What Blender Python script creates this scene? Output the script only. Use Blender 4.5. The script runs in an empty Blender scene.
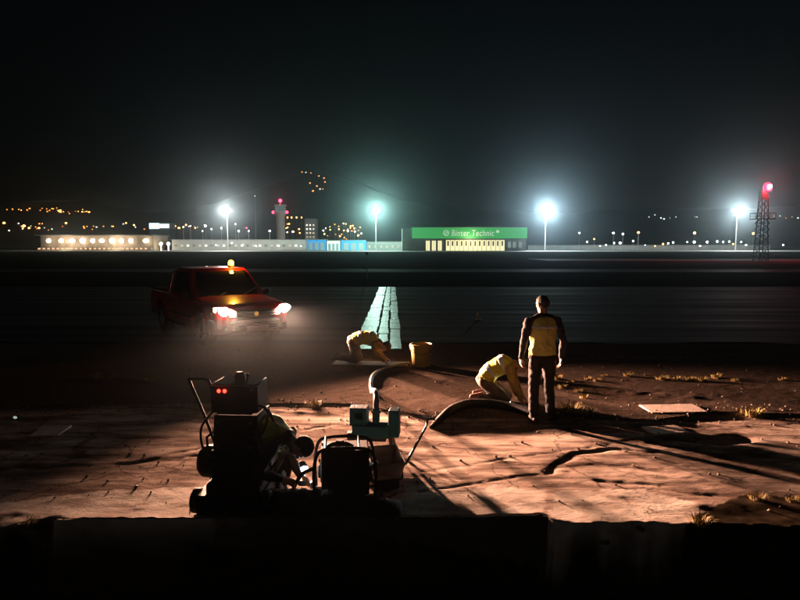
import bpy, bmesh, math, random
import numpy as np
from mathutils import Vector, Matrix, Euler
R = math.radians
random.seed(7)
SC = bpy.context.scene
COL = SC.collection

# ------------------------------------------------------------------ camera
CAM_H = 2.42
PITCH = math.atan(53/600)
cam_d = bpy.data.cameras.new('camera')
cam_d.sensor_fit = 'HORIZONTAL'; cam_d.sensor_width = 36; cam_d.lens = 27
cam_d.clip_start = 0.05; cam_d.clip_end = 9000
cam = bpy.data.objects.new('camera', cam_d); COL.objects.link(cam)
cam.location = (0, 0, CAM_H); cam.rotation_euler = (R(90)-PITCH, 0, 0)
SC.camera = cam
# ------------------------------------------------------------------ night sky
world = bpy.data.worlds.new('World'); SC.world = world; world.use_nodes = True
wn = world.node_tree.nodes; wl = world.node_tree.links
bg = wn['Background']
sky = wn.new('ShaderNodeTexSky'); sky.sky_type = 'NISHITA'; sky.sun_disc = False
sky.sun_elevation = R(-4.0); sky.sun_rotation = R(25); sky.air_density = 1.0; sky.dust_density = 1.5
wl.new(sky.outputs[0], bg.inputs[0]); bg.inputs[1].default_value = 0.02
# moon: one faint lamp from behind the camera's left shoulder
sun_d = bpy.data.lights.new('moon', 'SUN'); sun_d.energy = 0.04; sun_d.angle = R(0.5); sun_d.color = (1, .92, .84)
sun = bpy.data.objects.new('moon', sun_d); COL.objects.link(sun)
sun.rotation_euler = Vector((0.55, 0.70, -0.45)).to_track_quat('-Z', 'Y').to_euler()
# ------------------------------------------------------------------ exposure
SC.view_settings.view_transform = 'Standard'; SC.view_settings.look = 'None'
SC.view_settings.exposure = 0.0; SC.view_settings.gamma = 1.0; SC.view_settings.use_curve_mapping = False
SC.render.engine = 'CYCLES'
SC.cycles.use_denoising = True
SC.cycles.max_bounces = 6; SC.cycles.volume_bounces = 0
SC.cycles.sample_clamp_indirect = 3.0
HAZE_DENSITY = 0.00011

# ------------------------------------------------------------------ helpers
def ray(px, py):
    """direction through pixel of the 800 x 600 photograph"""
    c = Vector(((px-400)/600, (300-py)/600, -1))
    return cam.rotation_euler.to_matrix() @ c
def gp(px, py, z=0.0):
    d = ray(px, py); t = (z-CAM_H)/d.z
    return Vector((d.x*t, d.y*t, z))
def at(px, py, Y):
    d = ray(px, py); t = Y/d.y
    return Vector((d.x*t, Y, CAM_H+d.z*t))

def noise2(x, y, seed=0):
    x = np.asarray(x, float); y = np.asarray(y, float)
    xi = np.floor(x); yi = np.floor(y); fx = x-xi; fy = y-yi
    fx = fx*fx*(3-2*fx); fy = fy*fy*(3-2*fy)
    def h(a, b):
        n = np.sin(a*127.1+b*311.7+seed*74.7)*43758.5453
        return n-np.floor(n)
    return (h(xi, yi)*(1-fx)+h(xi+1, yi)*fx)*(1-fy)+(h(xi, yi+1)*(1-fx)+h(xi+1, yi+1)*fx)*fy
def fbm(x, y, seed=0, o=4):
    s = 0; a = .5
    for k in range(o):
        s = s+a*noise2(np.asarray(x)*2**k, np.asarray(y)*2**k, seed+k*13); a *= .5
    return s

MATS = {}
def mat(name, col, rough=.6, metal=0, var=0, scale=6, bump=0, bscale=40, emit=None, estr=0, spec=.5, coat=0, sheen=0):
    if name in MATS: return MATS[name]
    m = bpy.data.materials.new(name); m.use_nodes = True
    nt = m.node_tree; n = nt.nodes; l = nt.links; b = n['Principled BSDF']
    b.inputs['Roughness'].default_value = rough; b.inputs['Metallic'].default_value = metal
    b.inputs['Specular IOR Level'].default_value = spec; b.inputs['Coat Weight'].default_value = coat
    b.inputs['Base Color'].default_value = (*col, 1)
    tc = n.new('ShaderNodeTexCoord')
    if var:
        nz = n.new('ShaderNodeTexNoise'); nz.inputs['Scale'].default_value = scale; nz.inputs['Detail'].default_value = 6
        l.new(tc.outputs['Object'], nz.inputs['Vector'])
        r = n.new('ShaderNodeValToRGB')
        r.color_ramp.elements[0].position = .3; r.color_ramp.elements[1].position = .72
        r.color_ramp.elements[0].color = (*[c*(1-var) for c in col], 1)
        r.color_ramp.elements[1].color = (*[min(1, c*(1+var)) for c in col], 1)
        l.new(nz.outputs['Fac'], r.inputs[0]); l.new(r.outputs[0], b.inputs['Base Color'])
        mr = n.new('ShaderNodeMapRange'); mr.inputs[3].default_value = max(.03, rough-.12); mr.inputs[4].default_value = min(1, rough+.12)
        l.new(nz.outputs['Fac'], mr.inputs[0]); l.new(mr.outputs[0], b.inputs['Roughness'])
    if bump:
        nb = n.new('ShaderNodeTexNoise'); nb.inputs['Scale'].default_value = bscale; nb.inputs['Detail'].default_value = 4
        l.new(tc.outputs['Object'], nb.inputs['Vector'])
        bp = n.new('ShaderNodeBump'); bp.inputs['Strength'].default_value = bump; bp.inputs['Distance'].default_value = .02
        l.new(nb.outputs['Fac'], bp.inputs['Height']); l.new(bp.outputs[0], b.inputs['Normal'])
    if emit:
        b.inputs['Emission Color'].default_value = (*emit, 1); b.inputs['Emission Strength'].default_value = estr
    MATS[name] = m
    return m
def emitter(name, col, s, sample=False):
    m = mat(name, (.05, .05, .05), .4, emit=col, estr=s)
    m.cycles.emission_sampling = 'AUTO' if sample else 'NONE'
    return m

class MB:
    def __init__(s): s.v = []; s.f = []; s.mi = []; s.cur = 0
    def add(s, vs, fs):
        o = len(s.v); s.v += [tuple(v) for v in vs]; s.f += [tuple(i+o for i in f) for f in fs]; s.mi += [s.cur]*len(fs); return s
    def box(s, c, d, rot=None, taper=1):
        c = Vector(c); M = Euler(rot).to_matrix() if rot else Matrix.Identity(3)
        vs = []
        for z in (-1, 1):
            k = taper if z > 0 else 1
            for x, y in ((-1, -1), (1, -1), (1, 1), (-1, 1)):
                vs.append(c+M@Vector((x*d[0]/2*k, y*d[1]/2*k, z*d[2]/2)))
        return s.add(vs, [(3, 2, 1, 0), (4, 5, 6, 7), (0, 1, 5, 4), (1, 2, 6, 5), (2, 3, 7, 6), (3, 0, 4, 7)])
    def cyl(s, a, b, r1, r2=None, n=12, caps=True):
        a = Vector(a); b = Vector(b); r2 = r1 if r2 is None else r2
        q = (b-a).to_track_quat('Z', 'Y').to_matrix(); vs = []
        for p, r in ((a, r1), (b, r2)):
            for i in range(n):
                t = 2*math.pi*i/n; vs.append(p+q@Vector((r*math.cos(t), r*math.sin(t), 0)))
        fs = [(i, (i+1) % n, n+(i+1) % n, n+i) for i in range(n)]
        if caps: fs += [tuple(range(n-1, -1, -1)), tuple(range(n, 2*n))]
        return s.add(vs, fs)
    def ell(s, c, r, n=12, m=8, M=None):
        c = Vector(c); r = (r, r, r) if not hasattr(r, '__len__') else r; M = M or Matrix.Identity(3); vs = [c+M@Vector((0, 0, -r[2]))]
        for j in range(1, m):
            a = -math.pi/2+math.pi*j/m
            for i in range(n):
                t = 2*math.pi*i/n
                vs.append(c+M@Vector((r[0]*math.cos(a)*math.cos(t), r[1]*math.cos(a)*math.sin(t), r[2]*math.sin(a))))
        vs.append(c+M@Vector((0, 0, r[2]))); T = len(vs)-1; fs = []
        for i in range(n):
            fs.append((0, 1+(i+1) % n, 1+i)); fs.append((T, 1+(m-2)*n+i, 1+(m-2)*n+(i+1) % n))
            for j in range(m-2):
                p = 1+j*n; fs.append((p+i, p+(i+1) % n, p+n+(i+1) % n, p+n+i))
        return s.add(vs, fs)
    def tube(s, pts, r, n=10, caps=True):
        pts = [Vector(p) for p in pts]; vs = []; k = len(pts); up = None
        for i, p in enumerate(pts):
            t = (pts[min(i+1, k-1)]-pts[max(i-1, 0)]).normalized()
            if up is None: up = t.orthogonal().normalized()
            up = (up-t*up.dot(t)).normalized(); sd = t.cross(up)
            rr = r[i] if hasattr(r, '__len__') else r
            for j in range(n):
                a = 2*math.pi*j/n; vs.append(p+(up*math.cos(a)+sd*math.sin(a))*rr)
        fs = [(i*n+j, i*n+(j+1) % n, (i+1)*n+(j+1) % n, (i+1)*n+j) for i in range(k-1) for j in range(n)]
        if caps: fs += [tuple(range(n-1, -1, -1)), tuple(range((k-1)*n, k*n))]
        return s.add(vs, fs)
    def lathe(s, prof, n=24, c=(0, 0, 0), axis='Z', close=False):
        c = Vector(c); vs = []
        for r, z in prof:
            for i in range(n):
                t = 2*math.pi*i/n
                v = Vector((r*math.cos(t), r*math.sin(t), z))
                if axis == 'Y': v = Vector((v.x, v.z, v.y))
                vs.append(c+v)
        k = len(prof); fs = [(i*n+j, i*n+(j+1) % n, ((i+1) % k)*n+(j+1) % n, ((i+1) % k)*n+j) for i in range(k if close else k-1) for j in range(n)]
        return s.add(vs, fs)
    def grid(s, P):
        n = len(P); m = len(P[0])
        return s.add([p for r_ in P for p in r_], [(i*m+j, i*m+j+1, (i+1)*m+j+1, (i+1)*m+j) for i in range(n-1) for j in range(m-1)])
    def prism(s, poly, z0, z1):
        n = len(poly)
        return s.add([(x, y, z0) for x, y in poly]+[(x, y, z1) for x, y in poly],
                     [tuple(range(n-1, -1, -1)), tuple(range(n, 2*n))]+[(i, (i+1) % n, n+(i+1) % n, n+i) for i in range(n)])
    def build(s, name, m, parent=None, smooth=True, bevel=0, seg=2, solid=0, loc=None, rot=None, ang=38, sub=0):
        me = bpy.data.meshes.new(name); me.from_pydata(s.v, [], s.f)
        ms = m if isinstance(m, (list, tuple)) else [m]
        for x in ms: me.materials.append(x)
        me.polygons.foreach_set('material_index', s.mi)
        bm = bmesh.new(); bm.from_mesh(me); bmesh.ops.recalc_face_normals(bm, faces=bm.faces); bm.to_mesh(me); bm.free()
        if smooth:
            me.polygons.foreach_set('use_smooth', [True]*len(me.polygons)); me.set_sharp_from_angle(angle=R(ang))
        o = bpy.data.objects.new(name, me); COL.objects.link(o); o.parent = parent
        if solid: k = o.modifiers.new('solid', 'SOLIDIFY'); k.thickness = solid; k.offset = 0
        if bevel: k = o.modifiers.new('bevel', 'BEVEL'); k.width = bevel; k.segments = seg; k.limit_method = 'ANGLE'; k.angle_limit = R(35)
        if sub: k = o.modifiers.new('sub', 'SUBSURF'); k.levels = sub; k.render_levels = sub
        if loc is not None: o.location = loc
        if rot is not None: o.rotation_euler = rot
        return o
def tag(o, label, cat, group=None):
    o['label'] = label; o['category'] = cat
    if group: o['group'] = group
    return o
def thing(name, label, cat, loc=(0, 0, 0), rz=0, group=None):
    o = bpy.data.objects.new(name, None); COL.objects.link(o); o.location = loc; o.rotation_euler = (0, 0, rz)
    o.empty_display_size = .1
    return tag(o, label, cat, group)
def part_empty(name, parent, loc=(0, 0, 0), rot=None):
    o = bpy.data.objects.new(name, None); COL.objects.link(o); o.parent = parent; o.location = loc
    if rot: o.rotation_euler = rot
    return o
def lamp(name, parent, loc, col, watts, radius, kind='POINT'):
    d = bpy.data.lights.new(name, kind); d.color = col; d.energy = watts; d.shadow_soft_size = radius
    o = bpy.data.objects.new(name, d); COL.objects.link(o); o.parent = parent; o.location = loc
    return o
def bez(pts, n=12):
    """Catmull-Rom through points"""
    P = [Vector(p) for p in pts]; P = [P[0]*2-P[1]]+P+[P[-1]*2-P[-2]]; out = []
    for i in range(1, len(P)-2):
        for k in range(n):
            t = k/n; a, b, c, d = P[i-1:i+3]
            out.append(.5*((2*b)+(c-a)*t+(2*a-5*b+4*c-d)*t*t+(3*b-a-3*c+d)*t**3))
    out.append(P[-2]); return out

ORDINALS = 'leftmost,second,third,fourth,fifth,sixth,seventh,eighth,ninth,tenth,eleventh,twelfth,thirteenth,fourteenth,fifteenth,sixteenth,seventeenth,eighteenth,nineteenth,twentieth,twenty-first,twenty-second,twenty-third,twenty-fourth,twenty-fifth'.split(',')
def nth(k): return 'leftmost' if k == 0 else (ORDINALS[k] if k < 25 else '%d%s' % (k+1, {1: 'st', 2: 'nd', 3: 'rd'}.get((k+1) % 10, 'th')))+' from the left'
# ------------------------------------------------------------------ ground
def interp(x, pts):
    xs, ys = zip(*pts); return np.interp(x, xs, ys)
_edge = [gp(a, b) for a, b in ((-250, 405), (0, 408), (180, 402), (350, 404), (420, 415), (470, 418), (560, 417), (660, 421), (720, 412), (800, 414), (1000, 416))]
EDGE = sorted((p.x, p.y) for p in _edge)
_tr = [gp(a, b) for a, b in ((-400, 528), (0, 526), (52, 519), (58, 512), (542, 512), (556, 521), (690, 522), (800, 527), (1100, 527))]
TRENCH = sorted((p.x, p.y) for p in _tr)
def seg_dist(x, y, pts):
    best = np.full(x.shape, 1e9)
    for (ax, ay), (bx, by) in zip(pts[:-1], pts[1:]):
        dx, dy = bx-ax, by-ay; t = np.clip(((x-ax)*dx+(y-ay)*dy)/(dx*dx+dy*dy+1e-9), 0, 1)
        best = np.minimum(best, np.hypot(x-ax-t*dx, y-ay-t*dy))
    return best
def pxl(*pts): return [(gp(a, b).x, gp(a, b).y) for a, b in pts]
GROOVES = [  # (polyline on the ground, depth, width)
    (pxl((548, 470), (572, 452), (606, 447), (660, 449)), .035, .06),
    (pxl((560, 466), (600, 462), (660, 470), (700, 484)), .02, .05),
    (pxl((600, 478), (650, 482), (690, 492), (760, 496)), .02, .05),
    (pxl((560, 426), (660, 446), (760, 470), (900, 500)), .04, .07),  # carved along the cast shadow of the standing person
    (pxl((650, 440), (720, 455), (820, 478)), .03, .05),
    (pxl((100, 468), (200, 446), (330, 424)), .02, .05),
    (pxl((-40, 470), (120, 462), (210, 452)), .02, .06),
    (pxl((420, 470), (500, 458), (640, 436)), .012, .03),
    (pxl((420, 490), (520, 474), (570, 470)), .015, .03),
]
RIDGES = [
    (pxl((640, 418), (720, 424), (800, 420)), .02, .12),
    (pxl((735, 446), (800, 452), (870, 462)), .03, .16),
    (pxl((560, 384), (620, 392), (690, 398)), .05, .15),
    (pxl((240, 408), (330, 412), (420, 424)), .03, .08),
    (pxl((60, 520), (0, 512), (-100, 505)), .03, .15),
    (pxl((700, 504), (760, 500), (830, 505)), .025, .15),
    (pxl((70, 380), (110, 378), (160, 384)), .06, .12),
]
SHADOW_HOLLOW = pxl((690, 436), (716, 439), (742, 436))  # hollow sunk into the ground where the kneeling person's shadow lies
def ground_h(x, y):
    x = np.asarray(x, float); y = np.asarray(y, float)
    e = interp(x, EDGE)+.12*(fbm(x*2.2, y*.3+3, 5)-.45)
    mill = np.clip((e-y)/.05, 0, 1)                           # 1 on the scraped strip near the camera
    h = -.028*mill
    h = h+mill*(.014*(fbm(x*.7, y*2.0, 1)-.47)+.004*(fbm(x*4, y*9, 2)-.47)+.006*(fbm(x*15, y*22, 9)-.47)*(.3+1.4*noise2(x*1.3, y*2.1, 77)))
    bro = np.clip((15-y)/1.5, 0, 1)*(1-mill)
    h = h+bro*(.030*(fbm(x*.8, y*1.1, 3)-.47)+.013*(fbm(x*9, y*11, 4)-.47))
    for L, d, w in GROOVES: h = h-.45*d*np.exp(-(seg_dist(x+.10*(fbm(x*3, y*3, 16)-.47), y+.16*(fbm(x*4, y*4, 17)-.47), L)/w)**2)*(.6+.8*noise2(x*5, y*9, 6))
    for L, d, w in RIDGES: h = h+.55*d*np.exp(-(seg_dist(x, y, L)/w)**2)*(.2+1.2*noise2(x*6, y*8, 8))
    h = h-.09*np.exp(-(seg_dist(x, y, SHADOW_HOLLOW)/.12)**2)
    t = interp(x, TRENCH); rag = np.where((x > -3.15) & (x < 1.28), 0, .16*(fbm(x*5, x*0+1, 11)-.4))
    dr = np.clip((t+rag-y)/.10, 0, 1)
    h = h*(1-dr)+dr*(-.62+.10*(fbm(x*1.3, y*1.3, 12)-.45))
    far = np.clip((y-14.9)/.4, 0, 1)
    h = h*(1-far)-.035*far
    hi = np.clip((y-40)/30, 0, 1)*(1-np.clip((y-300)/60, 0, 1))
    return h+hi*(.03*(fbm(x*.02, y*.06, 21)-.5))
def axis(fine0, fine1, step, lo, hi, g=1.18):
    a = list(np.arange(fine0, fine1+1e-6, step)); s = step; p = a[-1]
    while p < hi: s *= g; p = min(p+s, hi); a.append(p)
    s = step; p = a[0]; b = []
    while p > lo: s *= g; p = max(p-s, lo); b.append(p)
    return np.array(b[::-1]+a)
gx = axis(-7.5, 7.5, .035, -2300, 2300); gy = axis(4.9, 15.6, .03, -40, 1840)
X, Y = np.meshgrid(gx, gy); Zg = ground_h(X, Y)
nx, ny = len(gx), len(gy)
me = bpy.data.meshes.new('ground')
idx = np.arange(nx*ny).reshape(ny, nx)
F = np.stack([idx[:-1, :-1], idx[:-1, 1:], idx[1:, 1:], idx[1:, :-1]], -1).reshape(-1, 4)
me.vertices.add(nx*ny); me.vertices.foreach_set('co', np.stack([X, Y, Zg], -1).ravel())
me.loops.add(F.size); me.loops.foreach_set('vertex_index', F.ravel().astype(np.int32))
me.polygons.add(len(F)); me.polygons.foreach_set('loop_start', np.arange(0, F.size, 4, dtype=np.int32))
me.polygons.foreach_set('use_smooth', [True]*len(F)); me.update(); me.validate()
# zones of material: r scraped concrete, g bare pale slab, b soil and turf
e = interp(X, EDGE)+.12*(fbm(X*2.2, Y*.3+3, 5)-.45); tr = interp(X, TRENCH)
zr = np.clip((e-Y)/.06, 0, 1)
def inpoly(x, y, poly):
    c = np.zeros(x.shape, bool); n = len(poly)
    for i in range(n):
        (x1, y1), (x2, y2) = poly[i], poly[i-1]
        c ^= ((y1 > y) != (y2 > y)) & (x < (x2-x1)*(y-y1)/(y2-y1+1e-12)+x1)
    return c
wx = X+.25*(fbm(X*3, Y*3, 31)-.47); wy = Y+.2*(fbm(X*3, Y*5, 32)-.47)
zg = inpoly(wx, wy, pxl((556, 488), (640, 486), (690, 500), (720, 530), (545, 530))) | inpoly(wx, wy, pxl((-60, 506), (100, 488), (210, 484), (215, 530), (-60, 530))) \
    | inpoly(wx, wy, pxl((400, 480), (545, 486), (545, 530), (400, 530)))
zb = np.maximum(np.clip((tr-Y)/.05+.2, 0, 1), np.clip((Y-15)/.3, 0, 1))
zb = np.maximum(zb, inpoly(wx, wy, pxl((690, 512), (740, 492), (900, 500), (900, 540), (690, 540)))*1.0)
zb = np.maximum(zb, inpoly(wx, wy, pxl((655, 434), (745, 430), (900, 470), (900, 488), (760, 468)))*.2)
att = me.color_attributes.new('zone', 'FLOAT_COLOR', 'POINT')
att.data.foreach_set('color', np.stack([zr, zg*1.0, zb, np.ones_like(zr)], -1).astype(np.float32).ravel())
def ground_mat():
    m = bpy.data.materials.new('airfield_ground'); m.use_nodes = True; nt = m.node_tree; n = nt.nodes; l = nt.links; b = n['Principled BSDF']
    at_ = n.new('ShaderNodeAttribute'); at_.attribute_name = 'zone'
    sp = n.new('ShaderNodeSeparateColor'); l.new(at_.outputs['Color'], sp.inputs[0])
    ge = n.new('ShaderNodeNewGeometry')
    def nz(scale, sx=1, sy=1, det=6, rough=.6):
        mp = n.new('ShaderNodeMapping'); mp.inputs['Scale'].default_value = (sx, sy, 1); l.new(ge.outputs['Position'], mp.inputs[0])
        t = n.new('ShaderNodeTexNoise'); t.inputs['Scale'].default_value = scale; t.inputs['Detail'].default_value = det; t.inputs['Roughness'].default_value = rough
        l.new(mp.outputs[0], t.inputs[0]); return t.outputs['Fac']
    def ramp(f, *st):
        r = n.new('ShaderNodeValToRGB'); e_ = r.color_ramp.elements
        while len(e_) < len(st): e_.new(.5)
        for k, (p, c) in zip(e_, st): k.position = p; k.color = (*c, 1)
        l.new(f, r.inputs[0]); return r.outputs[0]
    def mix(f, a, c):
        x = n.new('ShaderNodeMix'); x.data_type = 'RGBA'
        if isinstance(f, float): x.inputs[0].default_value = f
        else: l.new(f, x.inputs[0])
        l.new(a, x.inputs[6]); l.new(c, x.inputs[7]); return x.outputs[2]
    streak = nz(2.2, .35, 1.7, 8, .7); blotch = nz(1.1, 1, 1, 5); grain = nz(22, 1, 1, 5, .75); peb = nz(55, 1, 1, 3, .7)
    asph = mix(ramp(blotch, (.35, (.25, .25, .25)), (.7, (.75, .75, .75))), ramp(peb, (.38, (.02, .014, .012)), (.66, (.15, .11, .088))), ramp(grain, (.36, (.035, .026, .021)), (.68, (.125, .09, .07))))
    scr = ramp(streak, (.36, (.06, .042, .035)), (.445, (.22, .165, .135)), (.53, (.46, .36, .30)), (.70, (.68, .57, .49)))
    scr = mix(ramp(grain, (.35, (.0, .0, .0)), (.8, (.30, .30, .30))), scr, ramp(blotch, (.3, (.32, .24, .20)), (.7, (.62, .52, .45))))
    pale = ramp(nz(3.5, .6, 1.4, 8, .65), (.3, (.30, .25, .21)), (.5, (.54, .48, .42)), (.7, (.66, .60, .54)))
    soil = ramp(nz(9, 1, 1, 6), (.3, (.018, .013, .009)), (.6, (.045, .034, .022)), (.8, (.075, .058, .034)))
    vo = n.new('ShaderNodeTexVoronoi'); vo.feature = 'DISTANCE_TO_EDGE'; vo.inputs['Scale'].default_value = .85
    wv = n.new('ShaderNodeTexNoise'); wv.inputs['Scale'].default_value = 2.2; wv.inputs['Detail'].default_value = 5; l.new(ge.outputs['Position'], wv.inputs[0])
    va = n.new('ShaderNodeVectorMath'); va.operation = 'MULTIPLY_ADD'; va.inputs[1].default_value = (.7, .7, 0); l.new(wv.outputs['Color'], va.inputs[0]); l.new(ge.outputs['Position'], va.inputs[2])
    l.new(va.outputs[0], vo.inputs['Vector'])
    dark = n.new('ShaderNodeRGB'); dark.outputs[0].default_value = (.035, .026, .022, 1)
    crack = ramp(vo.outputs['Distance'], (.002, (.7, .7, .7)), (.012, (0, 0, 0)))
    stain = ramp(nz(.75, .55, 1.5, 7, .68), (.40, (.75, .75, .75)), (.52, (0, 0, 0)))
    umb = ramp(grain, (.3, (.07, .05, .04)), (.75, (.17, .12, .095)))
    scr = mix(stain, scr, umb)
    scr = mix(crack, scr, dark.outputs[0])
    c = mix(sp.outputs[0], asph, scr)
    # the pale zone breaks up along a noise edge
    th = n.new('ShaderNodeMath'); th.operation = 'MULTIPLY'; l.new(sp.outputs[1], th.inputs[0])
    l.new(ramp(nz(2.6, .8, 1.3, 6, .7), (.36, (.1, .1, .1)), (.52, (1, 1, 1))), th.inputs[1])
    c = mix(th.outputs[0], c, pale); c = mix(sp.outputs[2], c, soil)
    l.new(c, b.inputs['Base Color']); b.inputs['Roughness'].default_value = .9; b.inputs['Specular IOR Level'].default_value = 0.0
    ad = n.new('ShaderNodeMath'); ad.operation = 'ADD'; l.new(nz(26, .7, 1.3, 6, .7), ad.inputs[0])
    m2 = n.new('ShaderNodeMath'); m2.operation = 'MULTIPLY'; m2.inputs[1].default_value = .5; l.new(peb, m2.inputs[0]); l.new(m2.outputs[0], ad.inputs[1])
    bp = n.new('ShaderNodeBump'); bp.inputs['Strength'].default_value = .45; bp.inputs['Distance'].default_value = .02
    bs = n.new('ShaderNodeMapRange'); bs.inputs[3].default_value = .45; bs.inputs[4].default_value = .06; l.new(sp.outputs[2], bs.inputs[0]); l.new(bs.outputs[0], bp.inputs['Strength'])
    l.new(ad.outputs[0], bp.inputs['Height']); l.new(bp.outputs[0], b.inputs['Normal'])
    return m
me.materials.append(ground_mat())
ground = bpy.data.objects.new('ground', me); COL.objects.link(ground); ground['kind'] = 'structure'
def gz(x, y): return float(ground_h(np.array([x]), np.array([y]))[0])
def GP(px, py):
    p = gp(px, py); p.z = gz(p.x, p.y); return p

# pavements: dark runway crossing the view, further taxiways, and the pale apron by the buildings
def asphalt_mat(name, lo, hi, rough=.5):
    m = bpy.data.materials.new(name); m.use_nodes = True; nt = m.node_tree; n = nt.nodes; l = nt.links; b = n['Principled BSDF']
    ge = n.new('ShaderNodeNewGeometry')
    mp = n.new('ShaderNodeMapping'); mp.inputs['Scale'].default_value = (.05, 1.1, 1); l.new(ge.outputs['Position'], mp.inputs[0])
    t = n.new('ShaderNodeTexNoise'); t.inputs['Scale'].default_value = 1.0; t.inputs['Detail'].default_value = 7; l.new(mp.outputs[0], t.inputs[0])
    g = n.new('ShaderNodeTexNoise'); g.inputs['Scale'].default_value = 60; l.new(ge.outputs['Position'], g.inputs[0])
    r = n.new('ShaderNodeValToRGB'); r.color_ramp.elements[0].position = .3; r.color_ramp.elements[1].position = .72
    r.color_ramp.elements[0].color = (*lo, 1); r.color_ramp.elements[1].color = (*hi, 1); l.new(t.outputs['Fac'], r.inputs[0])
    l.new(r.outputs[0], b.inputs['Base Color'])
    mr = n.new('ShaderNodeMapRange'); mr.inputs[1].default_value = .3; mr.inputs[2].default_value = .7; mr.inputs[3].default_value = rough+.15; mr.inputs[4].default_value = rough-.12
    l.new(t.outputs['Fac'], mr.inputs[0]); l.new(mr.outputs[0], b.inputs['Roughness'])
    bp = n.new('ShaderNodeBump'); bp.inputs['Strength'].default_value = .18; bp.inputs['Distance'].default_value = .01
    b.inputs['Specular IOR Level'].default_value = 0.0008
    l.new(g.outputs['Fac'], bp.inputs['Height']); l.new(bp.outputs[0], b.inputs['Normal'])
    return m
def sheet(name, x0, x1, y0, y1, z, m, nx=60, ny=8, wob=0):
    b = MB(); P = []
    for j in range(ny+1):
        row = []
        for i in range(nx+1):
            x = x0+(x1-x0)*i/nx; y = y0+(y1-y0)*j/ny
            if wob and j == 0: y += wob*(float(fbm(x*.9, 2.0, 40))-.47)
            row.append((x, y, z))
        P.append(row)
    b.grid(P); o = b.build(name, m, None, smooth=False); o['kind'] = 'structure'; return o
RUN = asphalt_mat('runway_asphalt', (.025, .028, .028), (.085, .088, .086), .75)
sheet('runway', -320, 320, 15.0, 36.5, .004, RUN, 1200, 6, wob=.9)
sheet('taxiway', -500, 500, 58, 66, .004, asphalt_mat('taxi_asphalt', (.03, .032, .032), (.07, .07, .07), .75), 60, 2)
sheet('taxiway', 26, 500, 106, 124, .006, asphalt_mat('taxi_concrete', (.12, .12, .115), (.18, .18, .17), .75), 60, 2)
sheet('apron', -700, 900, 330, 560, .02, mat('apron_concrete', (.14, .14, .135), .7, var=.2, scale=.05), 30, 6)

# painted guide line running away across the runway: three worn bands
def paint_mat():
    m = bpy.data.materials.new('worn_white_paint'); m.use_nodes = True; nt = m.node_tree; n = nt.nodes; l = nt.links; b = n['Principled BSDF']
    ge = n.new('ShaderNodeNewGeometry')
    mp = n.new('ShaderNodeMapping'); mp.inputs['Scale'].default_value = (5.0, .8, 1); l.new(ge.outputs['Position'], mp.inputs[0])
    t = n.new('ShaderNodeTexNoise'); t.inputs['Scale'].default_value = 1.6; t.inputs['Detail'].default_value = 8; t.inputs['Roughness'].default_value = .7; l.new(mp.outputs[0], t.inputs[0])
    r = n.new('ShaderNodeValToRGB'); e_ = r.color_ramp.elements
    e_[0].position = .42; e_[0].color = (.04, .042, .04, 1); e_[1].position = .58; e_[1].color = (.78, .78, .74, 1)
    k = e_.new(.49); k.color = (.30, .31, .29, 1)
    l.new(t.outputs['Fac'], r.inputs[0]); l.new(r.outputs[0], b.inputs['Base Color']); b.inputs['Roughness'].default_value = .42
    return m
gl = thing('guide_line', 'worn pale painted guide line running away across the dark runway', 'road marking', (0, 0, 0))
PAINT = paint_mat()
a0, a1 = gp(361, 330).x, gp(400, 330).x; b0, b1 = gp(378.7, 289).x, gp(395.5, 289).x; yn, yf = gp(0, 330).y, gp(0, 289).y
random.seed(5)
for u0, u1 in ((0, .42), (.47, .70), (.74, 1.0)):
    y = 14.0
    while y < 36.3:
        ln = random.uniform(.9, 1.9); y1 = min(y+ln, 36.35)
        P = []
        for yy in (y, y1):
            t = (yy-yn)/(yf-yn); L = a0+(b0-a0)*t; Rr = a1+(b1-a1)*t
            zz = max(gz(0, yy)+.012, .009)
            if yy < 15.3: zz = .03
            j0, j1 = random.uniform(-.02, .03), random.uniform(-.03, .02)
            P.append([(L+(Rr-L)*u0+j0, yy, zz), (L+(Rr-L)*u1+j1, yy, zz)])
        MB().grid(P).build('paint_strip', PAINT, gl, smooth=False)
        y = y1+random.choice((.03, .05, .08, .14, .35))

# concrete edge beam closing the pavement above the excavation
CONC = mat('rough_concrete', (.075, .062, .05), .9, var=.35, scale=5, bump=.5, bscale=30)
yb = gp(300, 512).y
eb = MB(); eb.grid([[(-3.14+(4.46)*i/80, yb-.075+.012*math.sin(i*1.3)*random.random(), -.02+.008*random.random()-.6*j) for j in (1, 0)] for i in range(81)])
eb.box((-.91, yb-.01, -.34), (4.46, .12, .60))
for x in (-3.14, -1.65, -.16): pass
edge = eb.build('concrete_edge_beam', CONC, None, bevel=.008)
tag(edge, 'long dark concrete edge along the near side of the dug pavement', 'kerb')

# loose stones (nobody could count them)
stn = MB(); GL = []
random.seed(11)
for k in range(1300):
    x = random.uniform(-6.5, 6.8); e0 = float(interp(x, EDGE))
    r0 = random.random()
    y = e0+random.gauss(0, .22) if r0 < .45 else random.uniform(5.35, 9.0) if r0 < .75 else random.uniform(9, 14)
    if y < float(interp(x, TRENCH))+.05: continue
    s = random.choice((.006, .008, .010, .012, .016, .022)); z = 0; GL.append((x, y, s)); continue
_gz = ground_h(np.array([g_[0] for g_ in GL]), np.array([g_[1] for g_ in GL]))
for (x, y, s), z in zip(GL, _gz):
    q = Euler((random.random()*6, random.random()*6, random.random()*6)).to_matrix()
    stn.ell((x, y, float(z)+s*.3), (s, s*random.uniform(.6, 1), s*random.uniform(.5, .9)), 5, 4, q)
so = stn.build('loose_gravel', mat('gravel', (.17, .13, .10), .9, var=.4, scale=14), None, smooth=False)
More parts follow.
